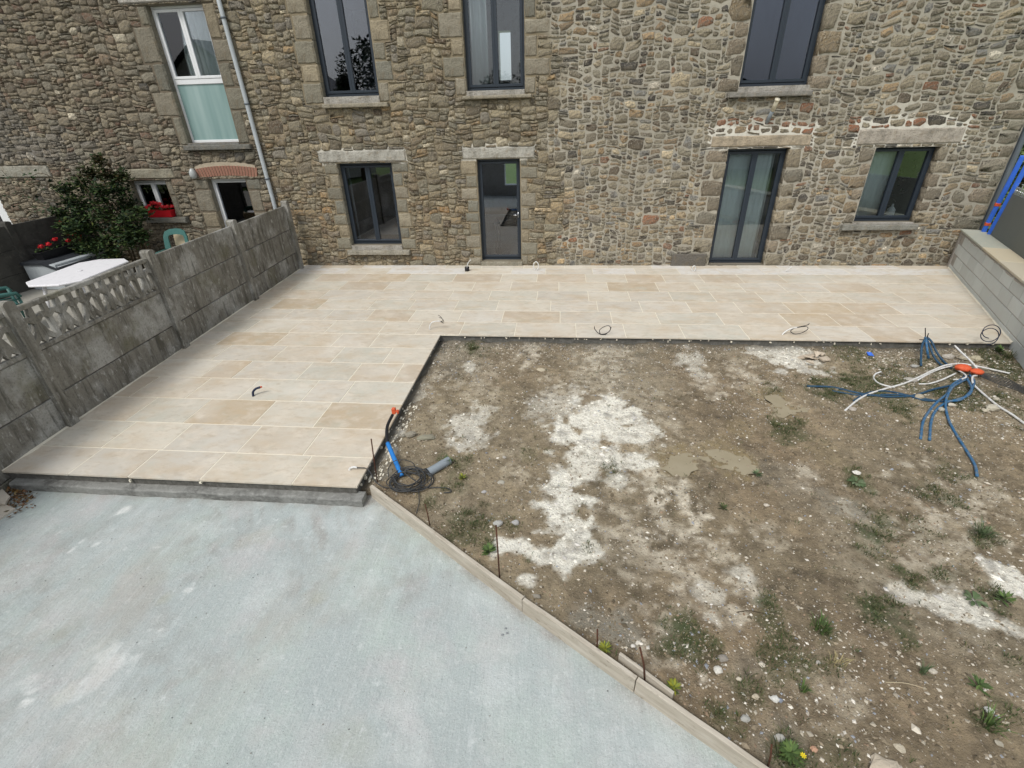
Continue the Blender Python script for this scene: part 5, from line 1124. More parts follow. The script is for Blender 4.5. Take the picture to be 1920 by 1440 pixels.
stake(807, 985, (797, 945), "short rusty rod behind the first plank below the cable coil", .005); stake(1120, 1218, (1120, 1180), "short rusty rod next to a small yellow-green weed", .0055)
stake(1214, 1276, (1200, 1214), "rusty leaning rod behind the short doubled board"); stake(1443, 1440, (1447, 1396), "dark rod by the plank at the bottom of the picture", .005)

# ------------------------------------------------------------------ conduits and cables
def G(px, py, e=.0):
    p = gp(px, py, SOIL_Z + .015 + e); return p
def tube_thing(name, pts, r, m, lab, cat, group=None, k=6, n=8, ribs=False):
    P = spline(pts, k); o0 = Vector(P[0]); rr = r
    b = MB(); b.tube([tuple(Vector(p) - o0) for p in P], rr, n); o = b.build(name, m, None, True, loc=tuple(o0)); tag(o, lab, cat, group); return o
BG = "blue conduits lying in the soil by the block wall"; WG = "white conduits lying in the soil by the block wall"
tube_thing("blue_conduit", [G(1726, 823), G(1731, 790), G(1745, 767), G(1760, 751, .02), G(1775, 739, .03), G(1785, 722, .04), G(1800, 712, .03), G(1813, 705)], .0135, M['blue'], "leftmost blue conduit end pointing to the viewer", "conduit", BG)
tube_thing("blue_conduit", [G(1743, 825), G(1746, 790), G(1756, 768), G(1778, 753, .02), G(1800, 750, .03), G(1816, 738, .04), G(1824, 725, .03), G(1826, 714), G(1818, 703)], .0135, M['blue'], "blue conduit looping right, its end beside the leftmost one", "conduit", BG)
tube_thing("blue_conduit", [G(1832, 893), G(1828, 873), G(1815, 850), G(1800, 826), G(1785, 801), G(1777, 782), G(1773, 760, .02), G(1776, 743, .05), G(1786, 726, .05), G(1802, 716, .03), G(1815, 710)], .0135, M['blue'], "longest blue conduit reaching farthest towards the viewer", "conduit", BG)
tube_thing("blue_conduit", [G(1808, 704), G(1816, 715, .03), G(1822, 730, .045), G(1814, 742, .04), G(1798, 748, .03), G(1782, 752, .01), G(1768, 752)], .0135, M['blue'], "short blue conduit bend under the orange caps", "conduit", BG)
tube_thing("blue_conduit", [G(1513, 724), G(1560, 726), G(1600, 735), G(1640, 742), G(1680, 744), G(1715, 741), G(1750, 730, .02), G(1785, 722, .03), G(1812, 712)], .013, M['darkblue'], "dusty dark blue conduit ending farthest left on the soil", "conduit", BG)
tube_thing("blue_conduit", [G(1560, 733), G(1610, 741), G(1660, 740), G(1700, 741), G(1735, 748), G(1770, 753), G(1800, 750, .02), G(1820, 738)], .011, M['darkblue'], "dusty dark blue conduit crossing low under the white ones", "conduit", BG)
tube_thing("blue_conduit", [G(1600, 752), G(1622, 738), G(1655, 733), G(1690, 738), G(1730, 750), G(1755, 752)], .010, M['darkblue'], "thin dark blue conduit curved over the grass tuft", "conduit", BG)
TE = "blue conduits gathered upright at the terrace edge"
def E_(px, py, Y): return wp(px, py, Y)
for pts, lab, m_, r_ in (([gp(1727, 686, SOIL_Z + .01), E_(1727, 668, 6.45), E_(1729, 648, 6.58), E_(1735, 634, 6.66)], "blue conduit hanging straight down, leftmost of the tied bundle", M['darkblue'], .014),
                 ([gp(1741, 672, SOIL_Z + .01), E_(1739, 660, 6.52), E_(1737, 645, 6.60), E_(1735, 632, 6.68)], "short blue conduit in the middle of the tied bundle", M['blue'], .015),
                 ([gp(1772, 690, SOIL_Z + .01), gp(1758, 678, SOIL_Z + .02), E_(1749, 664, 6.50), E_(1742, 645, 6.62), E_(1736, 633, 6.70)], "blue conduit curving right out of the tied bundle", M['darkblue'], .013),
                 ([gp(1784, 690, SOIL_Z + .01), gp(1768, 676, SOIL_Z + .02), E_(1756, 660, 6.55), E_(1747, 641, 6.66), E_(1738, 632, 6.72)], "blue conduit curving farthest right out of the tied bundle", M['darkblue'], .013)):
    tube_thing("blue_conduit", pts, r_, m_, lab, "conduit", TE)
for a_, b_, lab in (((1735, 634), (1735, 615), "black wire standing up out of the tied blue bundle"), ((1737, 636), (1741, 625), "short black wire leaning right out of the tied blue bundle"), ((1734, 637), (1724, 637), "short black wire pointing left out of the tied blue bundle")):
    tube_thing("wire", [E_(*a_, 6.68), E_((a_[0] + b_[0]) / 2, (a_[1] + b_[1]) / 2, 6.67), E_(*b_, 6.66)], .006, M['black'], lab, "wire")
tube_thing("white_conduit", [G(1584, 770), G(1608, 750), G(1631, 738), G(1663, 728), G(1695, 719), G(1723, 707, .01), G(1750, 694, .02), G(1773, 685, .03), G(1800, 682, .04), G(1833, 687, .03), G(1870, 695), G(1893, 700)], .0115, M['whitecab'], "long white conduit arching over the orange caps", "conduit", WG)
tube_thing("white_conduit", [G(1720, 713), G(1745, 699), G(1765, 691, .01), G(1785, 686, .02)], .010, M['whitecab'], "short white conduit doubled alongside the long arching one", "conduit", WG)
tube_thing("white_conduit", [G(1652, 697, .03), G(1642, 701, .02), G(1638, 708), G(1645, 717), G(1660, 723), G(1678, 726)], .010, M['whitecab'], "white conduit hook curling back on the left", "conduit", WG)
tube_thing("white_conduit", [G(1792, 700, .05), G(1766, 712, .02), G(1743, 719), G(1723, 720)], .010, M['whitecab'], "white conduit with its raised end beside the blue tangle", "conduit", WG)
tube_thing("white_conduit", [E_(1790, 648, 6.60), G(1803, 661, .12), G(1820, 677, .08), G(1832, 691, .04)], .012, M['whitecab'], "straight white tube leaning from the terrace edge to the orange caps", "conduit", WG)
tube_thing("white_conduit", [G(1832, 704), G(1824, 706, .01), G(1823, 715, .02), G(1828, 724), G(1842, 737), G(1870, 760), G(1897, 777), G(1922, 795), G(1960, 822)], .0125, M['whitecab'], "white conduit running off the right edge of the picture", "conduit", WG)
tube_thing("white_conduit", [G(1794, 693), G(1808, 701, .03), G(1811, 707, .04), G(1802, 711, .03), G(1787, 712)], .010, M['whitecab'], "small white conduit bend just below the orange caps", "conduit", WG)
for i in range(6):
    o_ = i * 3; tube_thing("black_cable", [G(1838, 700 + i, .02), G(1862, 702 + o_ * .9, .03), G(1888, 710 + o_, .02), G(1912, 722 + o_ * .8, .01), G(1950, 738 + o_, 0)], .006, M['cable'], "%s black cable of the bundle running right from the orange caps" % ("topmost", "second", "third", "fourth", "fifth", "lowest")[i], "cable", "black cables by the block wall", n=6)
for px, py, r_, lab in ((1806, 690, .062, "larger crumpled orange cap over the conduit ends"), (1832, 697, .05, "smaller orange cap right of the larger one")):
    c = gp(px, py, SOIL_Z + .06); bm_ = bpy.data.meshes.new("cap"); v = []; f = []; n, m_ = 14, 8
    for i in range(m_ + 1):
        for k in range(n):
            a = math.pi * i / m_; b2 = 2 * math.pi * k / n; q = 1 + .16 * math.sin(3 * b2 + i) + random.uniform(-.06, .06); v.append((r_ * 1.5 * math.cos(a), r_ * q * math.sin(a) * math.cos(b2), r_ * .75 * q * math.sin(a) * math.sin(b2)))
    for i in range(m_):
        for k in range(n): f.append((i * n + k, i * n + (k + 1) % n, (i + 1) * n + (k + 1) % n, (i + 1) * n + k))
    b = MB(); b.add(v, f); o = b.build("orange_cap", M['orange'], None, True, loc=c); o.rotation_euler = (0, 0, R(-12)); tag(o, lab, "cap", "orange caps on the conduits")
# stubs standing on the terrace
def T(px, py, z=0.0): return gp(px, py, z)
SG = "electrical conduit ends sticking up through the tiles"
p = np.array(T(475, 743)); tube_thing("conduit_end", [p, p + [0.0, .02, .05], p + [.035, .04, .085], p + [.09, .06, .10]], .014, M['navy'], "dark navy conduit end curving up in the middle of the left tiles", "conduit", SG)
b = MB(); b.tube([(0, 0, 0), (.018, .004, .001)], .0105, 8); o = b.build("copper_end", M['orange'], None, True); o.location = tuple(p + [.088, .059, .10]); put_o = bpy.data.objects["conduit_end"]; o.parent = put_o; o.matrix_parent_inverse = Matrix.Translation(-put_o.location)
p = np.array(T(876, 508)); e = empty("junction_cup", tuple(p)); tag(e, "black cup with a white cable rising from it, left of the glass door", "conduit", SG); b = MB(); lathe(b, [(.05, 0), (.05, .09), (.042, .09), (.042, .01)], n=16); b.build("cup", M['black'], e, True); b = MB(); b.tube(spline([(0, 0, .03), (.01, 0, .12), (.05, 0, .20), (.10, -.02, .25)]), .011, 8); b.build("cable", M['whitecab'], e, True)
for px, py, lab, hh in ((1005, 507, "white cable loop on the tiles just right of the glass door", .19), (1300, 509, "white cable loop on the tiles left of the patio door", .12)):
    p = np.array(T(px, py)); w_ = hh * .28; tube_thing("cable_loop", [p + [-.01, 0, 0], p + [-w_, 0, hh * .35], p + [-w_ * .8, 0, hh * .8], p + [0, 0, hh], p + [w_ * .8, 0, hh * .8], p + [w_, 0, hh * .35], p + [.01, 0, 0]], .011, M['whitecab'], lab, "cable", SG)
p = np.array(T(1471, 509)); tube_thing("conduit_end", [p, p + [.04, -.03, .05], p + [.10, -.04, .12]], .010, M['whitecab'], "short white conduit end leaning right of the patio door", "conduit", SG)
p = np.array(T(806, 618)); o = tube_thing("conduit_end", [p, p + [.005, 0, .06], p + [.05, .02, .12], p + [.14, .02, .14], p + [.19, .0, .14]], .010, M['whitecab'], "white curved conduit end with black wires near the inner corner", "conduit", SG)
b = MB(); 
for q_ in ([(.19, 0, .14), (.23, .0, .16), (.20, .0, .22), (.16, 0, .25)], [(.19, 0, .14), (.24, .01, .13), (.22, 0, .19), (.17, 0, .21)], [(.19, 0, .14), (.235, 0, .11)]): b.tube(spline(q_), .004, 5)
w_ = b.build("wires", M['black'], o, True)
p = np.array(T(1130, 628)); e_ = [p + [.0, 0, .0], p + [-.10, .02, .05], p + [-.13, .02, .11]]
o = tube_thing("wire_loop", [p + [-.13, .02, .13], p + [-.12, .02, .08], p + [-.04, .01, .01], p + [.06, .0, .03], p + [.11, 0, .09], p + [.09, 0, .15], p + [.02, 0, .14], p + [-.05, 0, .08], p + [-.03, 0, .01], p + [.04, 0, .01], p + [.10, 0, .07], p + [.12, 0, .13]], .0055, M['black'], "tangled black wire loop at the middle of the terrace edge", "wire", SG, n=6)
p = np.array(T(1466, 628)); o = tube_thing("conduit_end", [p, p + [.05, .02, .05], p + [.12, .03, .09], p + [.2, .03, .11]], .010, M['whitecab'], "white conduit end with a flat black wire loop near the terrace edge", "conduit", SG)
b = MB(); b.tube(spline([(.2, .03, .11), (.33, .05, .12), (.36, .03, .09), (.28, 0, .04), (.17, 0, .02), (.12, .02, .06), (.2, .05, .10), (.34, .05, .14), (.37, .05, .17)]), .0055, 6); b.build("wire", M['black'], o, True)
p = np.array(T(1848, 645)); tube_thing("cable_ring", [p + [.12 * math.cos(a) , .03 * math.sin(a) , .10 + .10 * math.sin(a) + .004 * k] for k, a in enumerate(np.linspace(-1.6, 10.8, 26))], .0058, M['navy'], "dark cable coiled into a ring standing at the right terrace corner", "cable", SG, n=6, k=4)
p = np.array(T(655, 882)); o = tube_thing("conduit_end", [p, p + [.01, .01, .02], p + [.05, .01, .035], p + [.08, .01, .03]], .011, M['whitecab'], "white conduit end on the last tile at the corner of the slab", "conduit", SG)
# grey cable from it into the coil, the coil, the blue and black pipe, the grey pipe
cc = np.array(gp(768, 905, SOIL_Z + .012))
P = [tuple(p + [.08, .01, .03]), tuple(np.array(gp(690, 880, .0))), tuple(np.array(gp(706, 905, -.05))), tuple(np.array(gp(730, 915, SOIL_Z + .02)))]
for k in range(150):
    a = 2.6 + k * .42; rr_ = .145 + .035 * math.sin(k * .21) + .022 * math.sin(k * .77); P.append((cc[0] + .02 * math.sin(k * .13) + rr_ * 1.12 * math.cos(a), cc[1] + .01 * math.cos(k * .17) + rr_ * .92 * math.sin(a), cc[2] + .012 + .0004 * k + .010 * math.sin(k * 1.3)))
P += [tuple(np.array(gp(795, 912, -.09))), tuple(np.array(gp(815, 914, -.1))), tuple(np.array(gp(838, 915, -.1))), tuple(np.array(gp(846, 922, -.1))), tuple(np.array(gp(832, 924, -.1)))]
tube_thing("cable_coil", P, .0052, M['cable'], "untidy coil of thin grey cable on the soil by the terrace corner", "cable", None, 3, 6)
tube_thing("cable", [gp(729, 895, -.10), gp(728, 880, -.05), gp(737, 866, .02), gp(755, 862, .04), gp(774, 868, .0), gp(783, 882, -.08), gp(800, 878, -.09)], .004, M['cable'], "single thin cable arching over the blue pipe", "cable", n=6)
tube_thing("cable", [gp(797, 884, -.07), gp(784, 900, -.08), gp(772, 912, -.06), gp(757, 921, -.07), gp(741, 912, -.09)], .0045, M['cable'], "cable running from the grey pipe mouth across the coil", "cable", n=6)
tube_thing("cable", [gp(784, 915, -.09), gp(786, 940, -.1), gp(781, 962, -.11)], .004, M['cable'], "cable tail hanging from the coil towards the plank", "cable", n=6)
bp = empty("blue_pipe", gp(752, 890, SOIL_Z)); tag(bp, "bright blue pipe with a black hose and an orange clip leaning on the terrace edge", "pipe")
o0 = Vector(bp.location)
def rel(p): return tuple(Vector(p) - o0)
bt = gp(727, 831, .005); b = MB(); P = spline([gp(753, 892, -.085), gp(744, 871, -.055), gp(735, 850, -.025), bt], 6); b.tube([rel(p) for p in P], .0235, 12); b.build("pipe", M['bluepipe'], bp, True)
b = MB(); P = spline([bt, gp(725, 815, .04), gp(727, 797, .07), gp(736, 778, .09)], 6); b.tube([rel(p) for p in P], .017, 10); b.build("hose", M['black'], bp, True)
ct = Vector(gp(739, 771, .095)); b = MB(); c3 = ct - o0; b.box((c3.x - .022, c3.y - .02, c3.z - .035), (c3.x + .018, c3.y + .02, c3.z + .045), None, .008); b.box((c3.x + .0, c3.y - .015, c3.z - .012), (c3.x + .055, c3.y + .015, c3.z + .012), None, .006); b.box((c3.x + .035, c3.y - .012, c3.z - .03), (c3.x + .05, c3.y + .012, c3.z + .02), None, .004); b.build("orange_clip", M['orange'], bp)
gp0, gp1 = np.array(gp(803, 886, SOIL_Z + .045)), np.array(gp(842, 863, SOIL_Z + .05)); L = gp1 - gp0; b = MB(); b.tube([(0, 0, 0), tuple(L)], .042, 20, cap=False); b.tube([(0, 0, 0), tuple(L)], .038, 20, cap=False); b.tube([tuple(L * .02), tuple(L * .98)], .001, 4)
o = b.build("grey_pipe", M['greypvc'], None, True, loc=tuple(gp0)); tag(o, "short cut of grey plastic pipe lying beside the cable coil", "pipe")

# ------------------------------------------------------------------ loose stones, rubble, gravel, leaves
def rock_geo(rx, ry, rz, c, seed, n=9):
    rr = random.Random(seed); v = []; f = []; m_ = 5
    ph = [rr.uniform(.75, 1.2) for _ in range(n)]
    v.append((0, 0, rz * rr.uniform(.8, 1)))
    for i, (s, z) in enumerate(((.55, .8), (.95, .35), (1, -.2), (.6, -.8))):
        for k in range(n): a = 2 * math.pi * k / n + .3 * i; q = s * ph[k] * rr.uniform(.9, 1.1); v.append((rx * q * math.cos(a), ry * q * math.sin(a), rz * (z + rr.uniform(-.12, .12))))
    v.append((0, 0, -rz)); f = [(0, 1 + k, 1 + (k + 1) % n) for k in range(n)]
    for i in range(3): f += [(1 + i * n + k, 1 + (i + 1) * n + k, 1 + (i + 1) * n + (k + 1) % n, 1 + i * n + (k + 1) % n) for k in range(n)]
    f += [(1 + 3 * n + k, 1 + 4 * n, 1 + 3 * n + (k + 1) % n) for k in range(n)]
    return v, f, [c] * len(v)
RK = [(933, 984, 9, (.40, .40, .38), "pale grey stone at the top of the tallest rusty rod"), (967, 983, 8, (.38, .38, .37), "grey stone just right of the rod-top stone"), (771, 820, 10, (.27, .25, .20), "round brown-grey stone by the chalky patch near the blue pipe"),
      (800, 826, 17, (.25, .24, .18), "long flat mossy stone pointing right near the blue pipe"), (757, 820, 5, (.25, .24, .2), "small stone left of the round brown-grey one"), (1356, 1236, 9, (.26, .24, .21), "dark grey stone upper of a pair near the pale sand spot"), (1346, 1256, 10, (.62, .60, .54), "white stone below the dark grey one"),
      (1386, 1273, 6, (.55, .5, .4), "small cream stone right of the white one"), (1452, 1313, 9, (.62, .62, .58), "white angular stone beside a blue-grey chip"), (1462, 1314, 6, (.22, .25, .31), "blue-grey slate chip beside the white angular stone"), (1417, 1307, 7, (.48, .42, .32), "tan stone among the lower rubble"),
      (1397, 1350, 9, (.36, .36, .33), "grey stone low among the rubble by the plank"), (1853, 1332, 9, (.66, .66, .62), "bright white stone at the lower right"), (1749, 1261, 8, (.52, .48, .4), "cream stone at the end of a grass tuft"), (1688, 1404, 10, (.48, .43, .33), "tan stone above the bottom slab"), (1656, 1440, 26, (.48, .42, .33), "large flat beige slab cut off by the bottom edge"),
      (1874, 1394, 8, (.38, .35, .28), "flat brown stone at the lower right corner"), (1606, 889, 8, (.68, .66, .6), "white flat stone on the weed below the grey mud"), (1533, 1244, 5, (.4, .38, .34), "small grey stone in the lower middle soil"), (1461, 1387, 10, (.45, .44, .4), "pale grey stone of a pair near the yellow flower"), (1478, 1403, 8, (.42, .41, .37), "second pale grey stone near the yellow flower"),
      (1526, 1405, 7, (.5, .3, .2), "pinkish brick chip near the yellow flower"), (1778, 672, 10, (.45, .42, .37), "left big pale stone under the terrace edge by the white tube"), (1806, 675, 9, (.42, .38, .29), "middle big stone under the terrace edge"), (1829, 676, 12, (.43, .39, .28), "right big rounded stone under the terrace edge behind the white tube"),
      (1860, 767, 12, (.50, .47, .38), "large cream stone beside the white conduit run"), (1846, 772, 6, (.5, .46, .36), "small cream stone left of the large cream one"), (1782, 763, 7, (.52, .49, .41), "whitish stone between the blue conduit ends"), (1764, 770, 8, (.42, .40, .33), "grey-cream stone right of the two near conduit ends"), (1723, 747, 9, (.42, .37, .28), "squarish tan stone under the dusty blue conduits"),
      (1708, 713, 12, (.40, .38, .34), "flat grey stone under the arching white conduit"), (1868, 750, 7, (.45, .42, .34), "rounded cream stone near the block wall"), (1715, 688, 8, (.38, .38, .35), "flat grey stone left of the blue bundle"), (1598, 769, 8, (.42, .38, .33), "flat stone by the left end of the white conduit"), (1015, 697, 8, (.52, .46, .34), "flat cream stone in the far soil"),
      (1437, 949, 5, (.55, .5, .42), "small cream stone right of the gravel patch"), (940, 905, 7, (.4, .38, .32), "flat pale stone in the middle of the left soil"), (946, 860, 4, (.4, .38, .34), "tiny pale stone left of the white powder"), (908, 925, 5, (.4, .4, .4), "small blue-grey stone near the left green patch"), (1187, 1213, 5, (.62, .6, .55), "small white stone right of the grey mud"), (1007, 1120, 7, (.27, .25, .21), "grey stone close to the first plank joint")]
for i, (px, py, r_, c, lab) in enumerate(RK):
    p = gp(px, py, SOIL_Z); e = gp(px + r_, py, SOIL_Z); rr_ = math.hypot(e[0] - p[0], e[1] - p[1]); big = r_ > 20; asp = 2.6 if 'long' in lab else 1; flat = .28 if ('flat' in lab or 'slab' in lab) else .55
    v, f, cl_ = rock_geo(rr_, rr_ * (.45 if asp > 1 else .75), rr_ * flat, c, i); z = float(soil_z(np.array(p[0]), np.array(p[1])))
    o = mk("stone", v, f, M['rock'], None, cl_, False, loc=(p[0], p[1], z + rr_ * flat * .55 + .006)); o.rotation_euler = (0, 0, random.uniform(-.4, .4)); tag(o, lab, "stone")
# broken tile pieces by the terrace edge
SHG = "broken tile pieces heaped below the terrace edge"
SHL = ["broken tile piece lying flattest at the left of the heap", "broken beige tile piece in the middle of the heap", "broken beige tile piece on top of the heap", "triangular broken tile piece at the right of the heap", "small broken tile piece at the front of the heap", "broken tile piece leaning at the back of the heap"]
for i, (px, py, r_) in enumerate([(1510, 668, 22), (1524, 671, 18), (1540, 663, 12), (1547, 673, 15), (1520, 679, 10), (1532, 664, 12)]):
    p = gp(px, py, SOIL_Z + .01 + .012 * i); s = (gp(px + r_, py, SOIL_Z)[0] - gp(px, py, SOIL_Z)[0]); n = random.choice([3, 4, 5]); a0_ = random.uniform(0, 6); poly = [(s * random.uniform(.7, 1.2) * math.cos(a0_ + 2 * math.pi * k / n), s * .6 * random.uniform(.7, 1.2) * math.sin(a0_ + 2 * math.pi * k / n)) for k in range(n)]
    b = MB(); b.prism(poly, -.008, .010, (.55, .47, .37)); o = b.build("tile_shard", M['rock'], None, loc=p); o.rotation_euler = (random.uniform(-.35, .35), random.uniform(-.35, .35), random.uniform(0, 1)); tag(o, SHL[i], "tile piece", SHG)
p = gp(1631, 664, SOIL_Z + .02); b = MB(); b.prism([(-.04, -.02), (.05, -.04), (.04, .03), (-.03, .04)], -.004, .004); o = b.build("blue_scrap", M['brightblue'], None, loc=p); o.rotation_euler = (.5, .1, .3); tag(o, "small light blue plastic scrap on the soil below the terrace edge", "scrap")
# gravel and crumbs
def scatter(n, size, cols, dens, zoff=.0, seed=1, flat=.6):
    r = np.random.default_rng(seed); V = []; Fc = []; Cc = []; cnt = 0; base_ = 0
    X = r.uniform(-1.8, 7.2, n * 6); Y = SY0 + (NOTCH_Y - .02 - SY0) * r.random(n * 6) ** .95
    ok = (Y > plank_y(X) + .04) & (X < rwall_x(Y) - .02) & (r.random(n * 6) < dens(X, Y)); X = X[ok][:n]; Y = Y[ok][:n]; Z = soil_z(X, Y); N_ = len(X)
    S = np.clip(r.lognormal(math.log(size), .45, N_), size * .4, size * 3.5); th = r.uniform(0, 6.28, N_); ct, s_ = np.cos(th), np.sin(th)
    T_ = np.array([(1, 0, 0), (0, .7, 0), (-1, 0, 0), (0, -.7, 0), (.1, .1, 1), (0, 0, -1)], float); P = T_[None] * (1 + r.uniform(-.35, .35, (N_, 6, 3))) * S[:, None, None]; P[..., 2] *= flat
    Q = np.empty_like(P); Q[..., 0] = P[..., 0] * ct[:, None] - P[..., 1] * s_[:, None] + X[:, None]; Q[..., 1] = P[..., 0] * s_[:, None] + P[..., 1] * ct[:, None] + Y[:, None]; Q[..., 2] = P[..., 2] + (Z + zoff)[:, None]
    F_ = np.array([(0, 1, 4), (1, 2, 4), (2, 3, 4), (3, 0, 4), (1, 0, 5), (2, 1, 5), (3, 2, 5), (0, 3, 5)]); F_ = (F_[None] + 6 * np.arange(N_)[:, None, None]).reshape(-1, 3)
    ci = r.integers(0, len(cols), N_); Cc = np.repeat(np.array(cols)[ci] * r.uniform(.8, 1.2, (N_, 1)), 6, 0)
    return Q.reshape(-1, 3), F_, Cc
lights = [(.52, .48, .40), (.44, .40, .32), (.38, .34, .27), (.66, .63, .56), (.35, .32, .27), (.3, .22, .15), (.28, .30, .33)]
v, f, c = scatter(22000, .0062, lights, lambda X, Y: .18 + .3 * (NZ[5].fbm(X, Y, .6, 3) > .12) + .5 * mask(CREAM, X, Y) + .25 * mask(GREYM, X, Y) + .7 * np.clip(1 - (NOTCH_Y - Y) / .5, 0, 1) + .3 * np.clip(1 - (X + 1.8) / .3, 0, 1) + .35 * (X > 4.2) * (Y > 4.5) + .3 * (Y < 2.4) * (X < 2.2), seed=3)
o = mk("gravel", v, f.tolist(), M['gravel'], None, c); tag(o, "loose pale gravel and chips scattered over the bare soil", "gravel", None, "stuff")
v, f, c = scatter(3800, .0115, lights[:5], lambda X, Y: .08 + .8 * mask(CREAM[:3], X, Y) + .25 * np.clip(1 - (NOTCH_Y - Y) / .4, 0, 1) + .6 * (X > 4.2) * (Y > 4.6) + .14 * (Y < 2.2) * (X < 2.4) + .7 * mask([blob(1470, 662, 60, 1)], X, Y), seed=4, flat=.5)
o = mk("pebbles", v, f.tolist(), M['gravel'], None, c); tag(o, "larger pale pebbles and plaster crumbs on the bare soil", "pebbles", None, "stuff")
v, f, c = scatter(30000, .0075, [(.24, .20, .14), (.18, .15, .10), (.30, .25, .18), (.13, .105, .07)], lambda X, Y: .6 * (1 - mask(WHITE, X, Y, 1, 7, .5)) * (1 - .7 * mask(CREAM, X, Y)), seed=5, flat=.8)
o = mk("soil_crumbs", v, f.tolist(), M['gravel'], None, c); tag(o, "small brown clods of earth all over the bare soil", "soil crumbs", None, "stuff")
v, f, c = scatter(3500, .012, [(.74, .72, .64), (.68, .66, .58), (.6, .58, .54)], lambda X, Y: .9 * mask(WHITE, X, Y, 1, 7, .5), seed=6, flat=.4)
o = mk("powder_clods", v, f.tolist(), M['gravel'], None, c); tag(o, "white crumbs of spilled lime mortar on the bare soil", "mortar crumbs", None, "stuff")
# grass
def blades(b, x, y, z, n, h, spread, cols, w=.0028, lean=.5):
    for _ in range(n):
        a = random.uniform(0, 6.283); d = random.uniform(0, spread); bx, by = x + d * math.cos(a), y + d * math.sin(a); a2 = a + random.uniform(-.8, .8); L = h * random.uniform(.5, 1.2); ln = L * random.uniform(.1, lean); ca, sa = math.cos(a2), math.sin(a2); ww = w * random.uniform(.7, 1.4)
        px_, py_ = -sa * ww, ca * ww; c = tuple(np.array(random.choice(cols)) * random.uniform(.75, 1.3))
        b.add([(bx - px_, by - py_, z - .005), (bx + px_, by + py_, z - .005), (bx + ca * ln * .4 + px_ * .8, by + sa * ln * .4 + py_ * .8, z + L * .6), (bx + ca * ln * .4 - px_ * .8, by + sa * ln * .4 - py_ * .8, z + L * .6), (bx + ca * ln, by + sa * ln, z + L * .9)], [(0, 1, 2, 3), (3, 2, 4)], c)
gc = [(.06, .085, .03), (.05, .075, .03), (.08, .10, .04), (.12, .115, .055), (.045, .06, .025), (.16, .14, .075)]
b = MB(); r_ = random.Random(9); k = 0; tries = 0
while k < 5200 and tries < 90000:
    tries += 1; x = r_.uniform(-1.8, 6.8); y = r_.uniform(0, NOTCH_Y); 
    if y < plank_y(x) + .05: continue
    m_ = float(mask(GREEN, np.array(x), np.array(y), 1.4, 4)) * (.5 + .9 * float(NZ[2](x, y, .08)))
    if r_.random() < m_ * 1.2 + .004: blades(b, x, y, float(soil_z(np.array(x), np.array(y))), 8, .024, .04, gc, .0022, 1.5); k += 1
o = b.build("sparse_grass", M['leaf'], None); tag(o, "sparse short weeds and grass growing in patches on the bare soil", "grass", None, "stuff")
def plant(px, py, kind, lab, h=.08, n=40, sp=.04, cols=gc, name="grass_tuft", cat="weed"):
    p = gp(px, py, SOIL_Z); z = float(soil_z(np.array(p[0]), np.array(p[1]))); b = MB()
    if kind == 'g': blades(b, 0, 0, 0, n, h, sp, cols, .0032, 1.1)
    elif kind == 'r':
        for k in range(n):
            a = 2 * math.pi * k / n + random.uniform(-.2, .2); L = h * random.uniform(.7, 1.1); w_ = L * .17; ca, sa = math.cos(a), math.sin(a); c = tuple(np.array(random.choice(cols)) * random.uniform(.8, 1.2)); zz_ = [.003, .022, .026, .012]
            P = [(ca * L * t - sa * w_ * q * s, sa * L * t + ca * w_ * q * s, zt) for t, q, zt in ((.15, .15, .01), (.5, .8, .024), (.8, .9, .026)) for s in (-1, 1)] + [(ca * L, sa * L, .016)]
            b.add(P, [(0, 1, 3, 2), (2, 3, 5, 4), (4, 5, 6)], c)
    elif kind == 's':
        for k in range(n):
            a = random.uniform(0, 6.28); zz_ = random.uniform(.01, h); L = .03 + sp * (1 - .4 * zz_ / h); d = Vector((math.cos(a), math.sin(a), random.uniform(.1, .9))).normalized() * L; s = Vector((-math.sin(a), math.cos(a), 0)) * L * .13; c = tuple(np.array(random.choice(cols)) * random.uniform(.8, 1.2)); o_ = Vector((0, 0, zz_ * .7)); b.add([tuple(o_), tuple(o_ + d * .5 + s), tuple(o_ + d), tuple(o_ + d * .5 - s)], [(0, 1, 2, 3)], c)
        b.tube([(0, 0, -.01), (0, 0, h * .9)], .002, 4, (.06, .08, .03))
    o = b.build(name, M['leaf'], None, loc=(p[0], p[1], z)); tag(o, lab, cat); return o
yel = [(.24, .25, .03), (.17, .20, .04), (.10, .13, .04)]; lg = [(.085, .14, .045), (.11, .17, .05), (.07, .11, .04)]; gg = [(.10, .14, .07), (.14, .18, .10), (.08, .12, .055)]
plant(840, 872, 's', "bushy green weed against the end of the grey pipe", .09, 34, .05, lg); plant(868, 900, 's', "small yellow-green weed right of the grey pipe", .05, 26, .03, yel)
plant(917, 1040, 's', "bright green weed left of the tallest rusty rod in white powder", .07, 34, .055, lg); plant(1134, 1220, 's', "yellow-green weed behind the plank next to a short rod", .06, 30, .035, yel); plant(1262, 1295, 's', "yellow-green weed at the end of the short doubled board", .06, 34, .035, yel)
plant(1825, 1125, 'r', "broad-leaved rosette weed on the white patch at the right", .085, 11, .04, gg, "rosette_weed"); plant(1880, 1128, 's', "bright green weed right of the broad-leaved rosette", .07, 26, .05, lg); plant(1840, 1005, 'g', "silvery grass tuft standing alone on the right soil", .11, 70, .05, gg)
plant(1540, 1180, 'g', "bright green grass tuft in the lower middle soil", .10, 60, .05, lg); plant(1505, 1295, 'g', "thin bright grass tuft above the rubble", .08, 26, .02, lg); plant(1728, 1262, 'g', "grass tuft beside the cream stone", .07, 26, .03, gg); plant(1832, 1290, 's', "dark green leafy weed above the bright white stone", .06, 22, .05, lg)
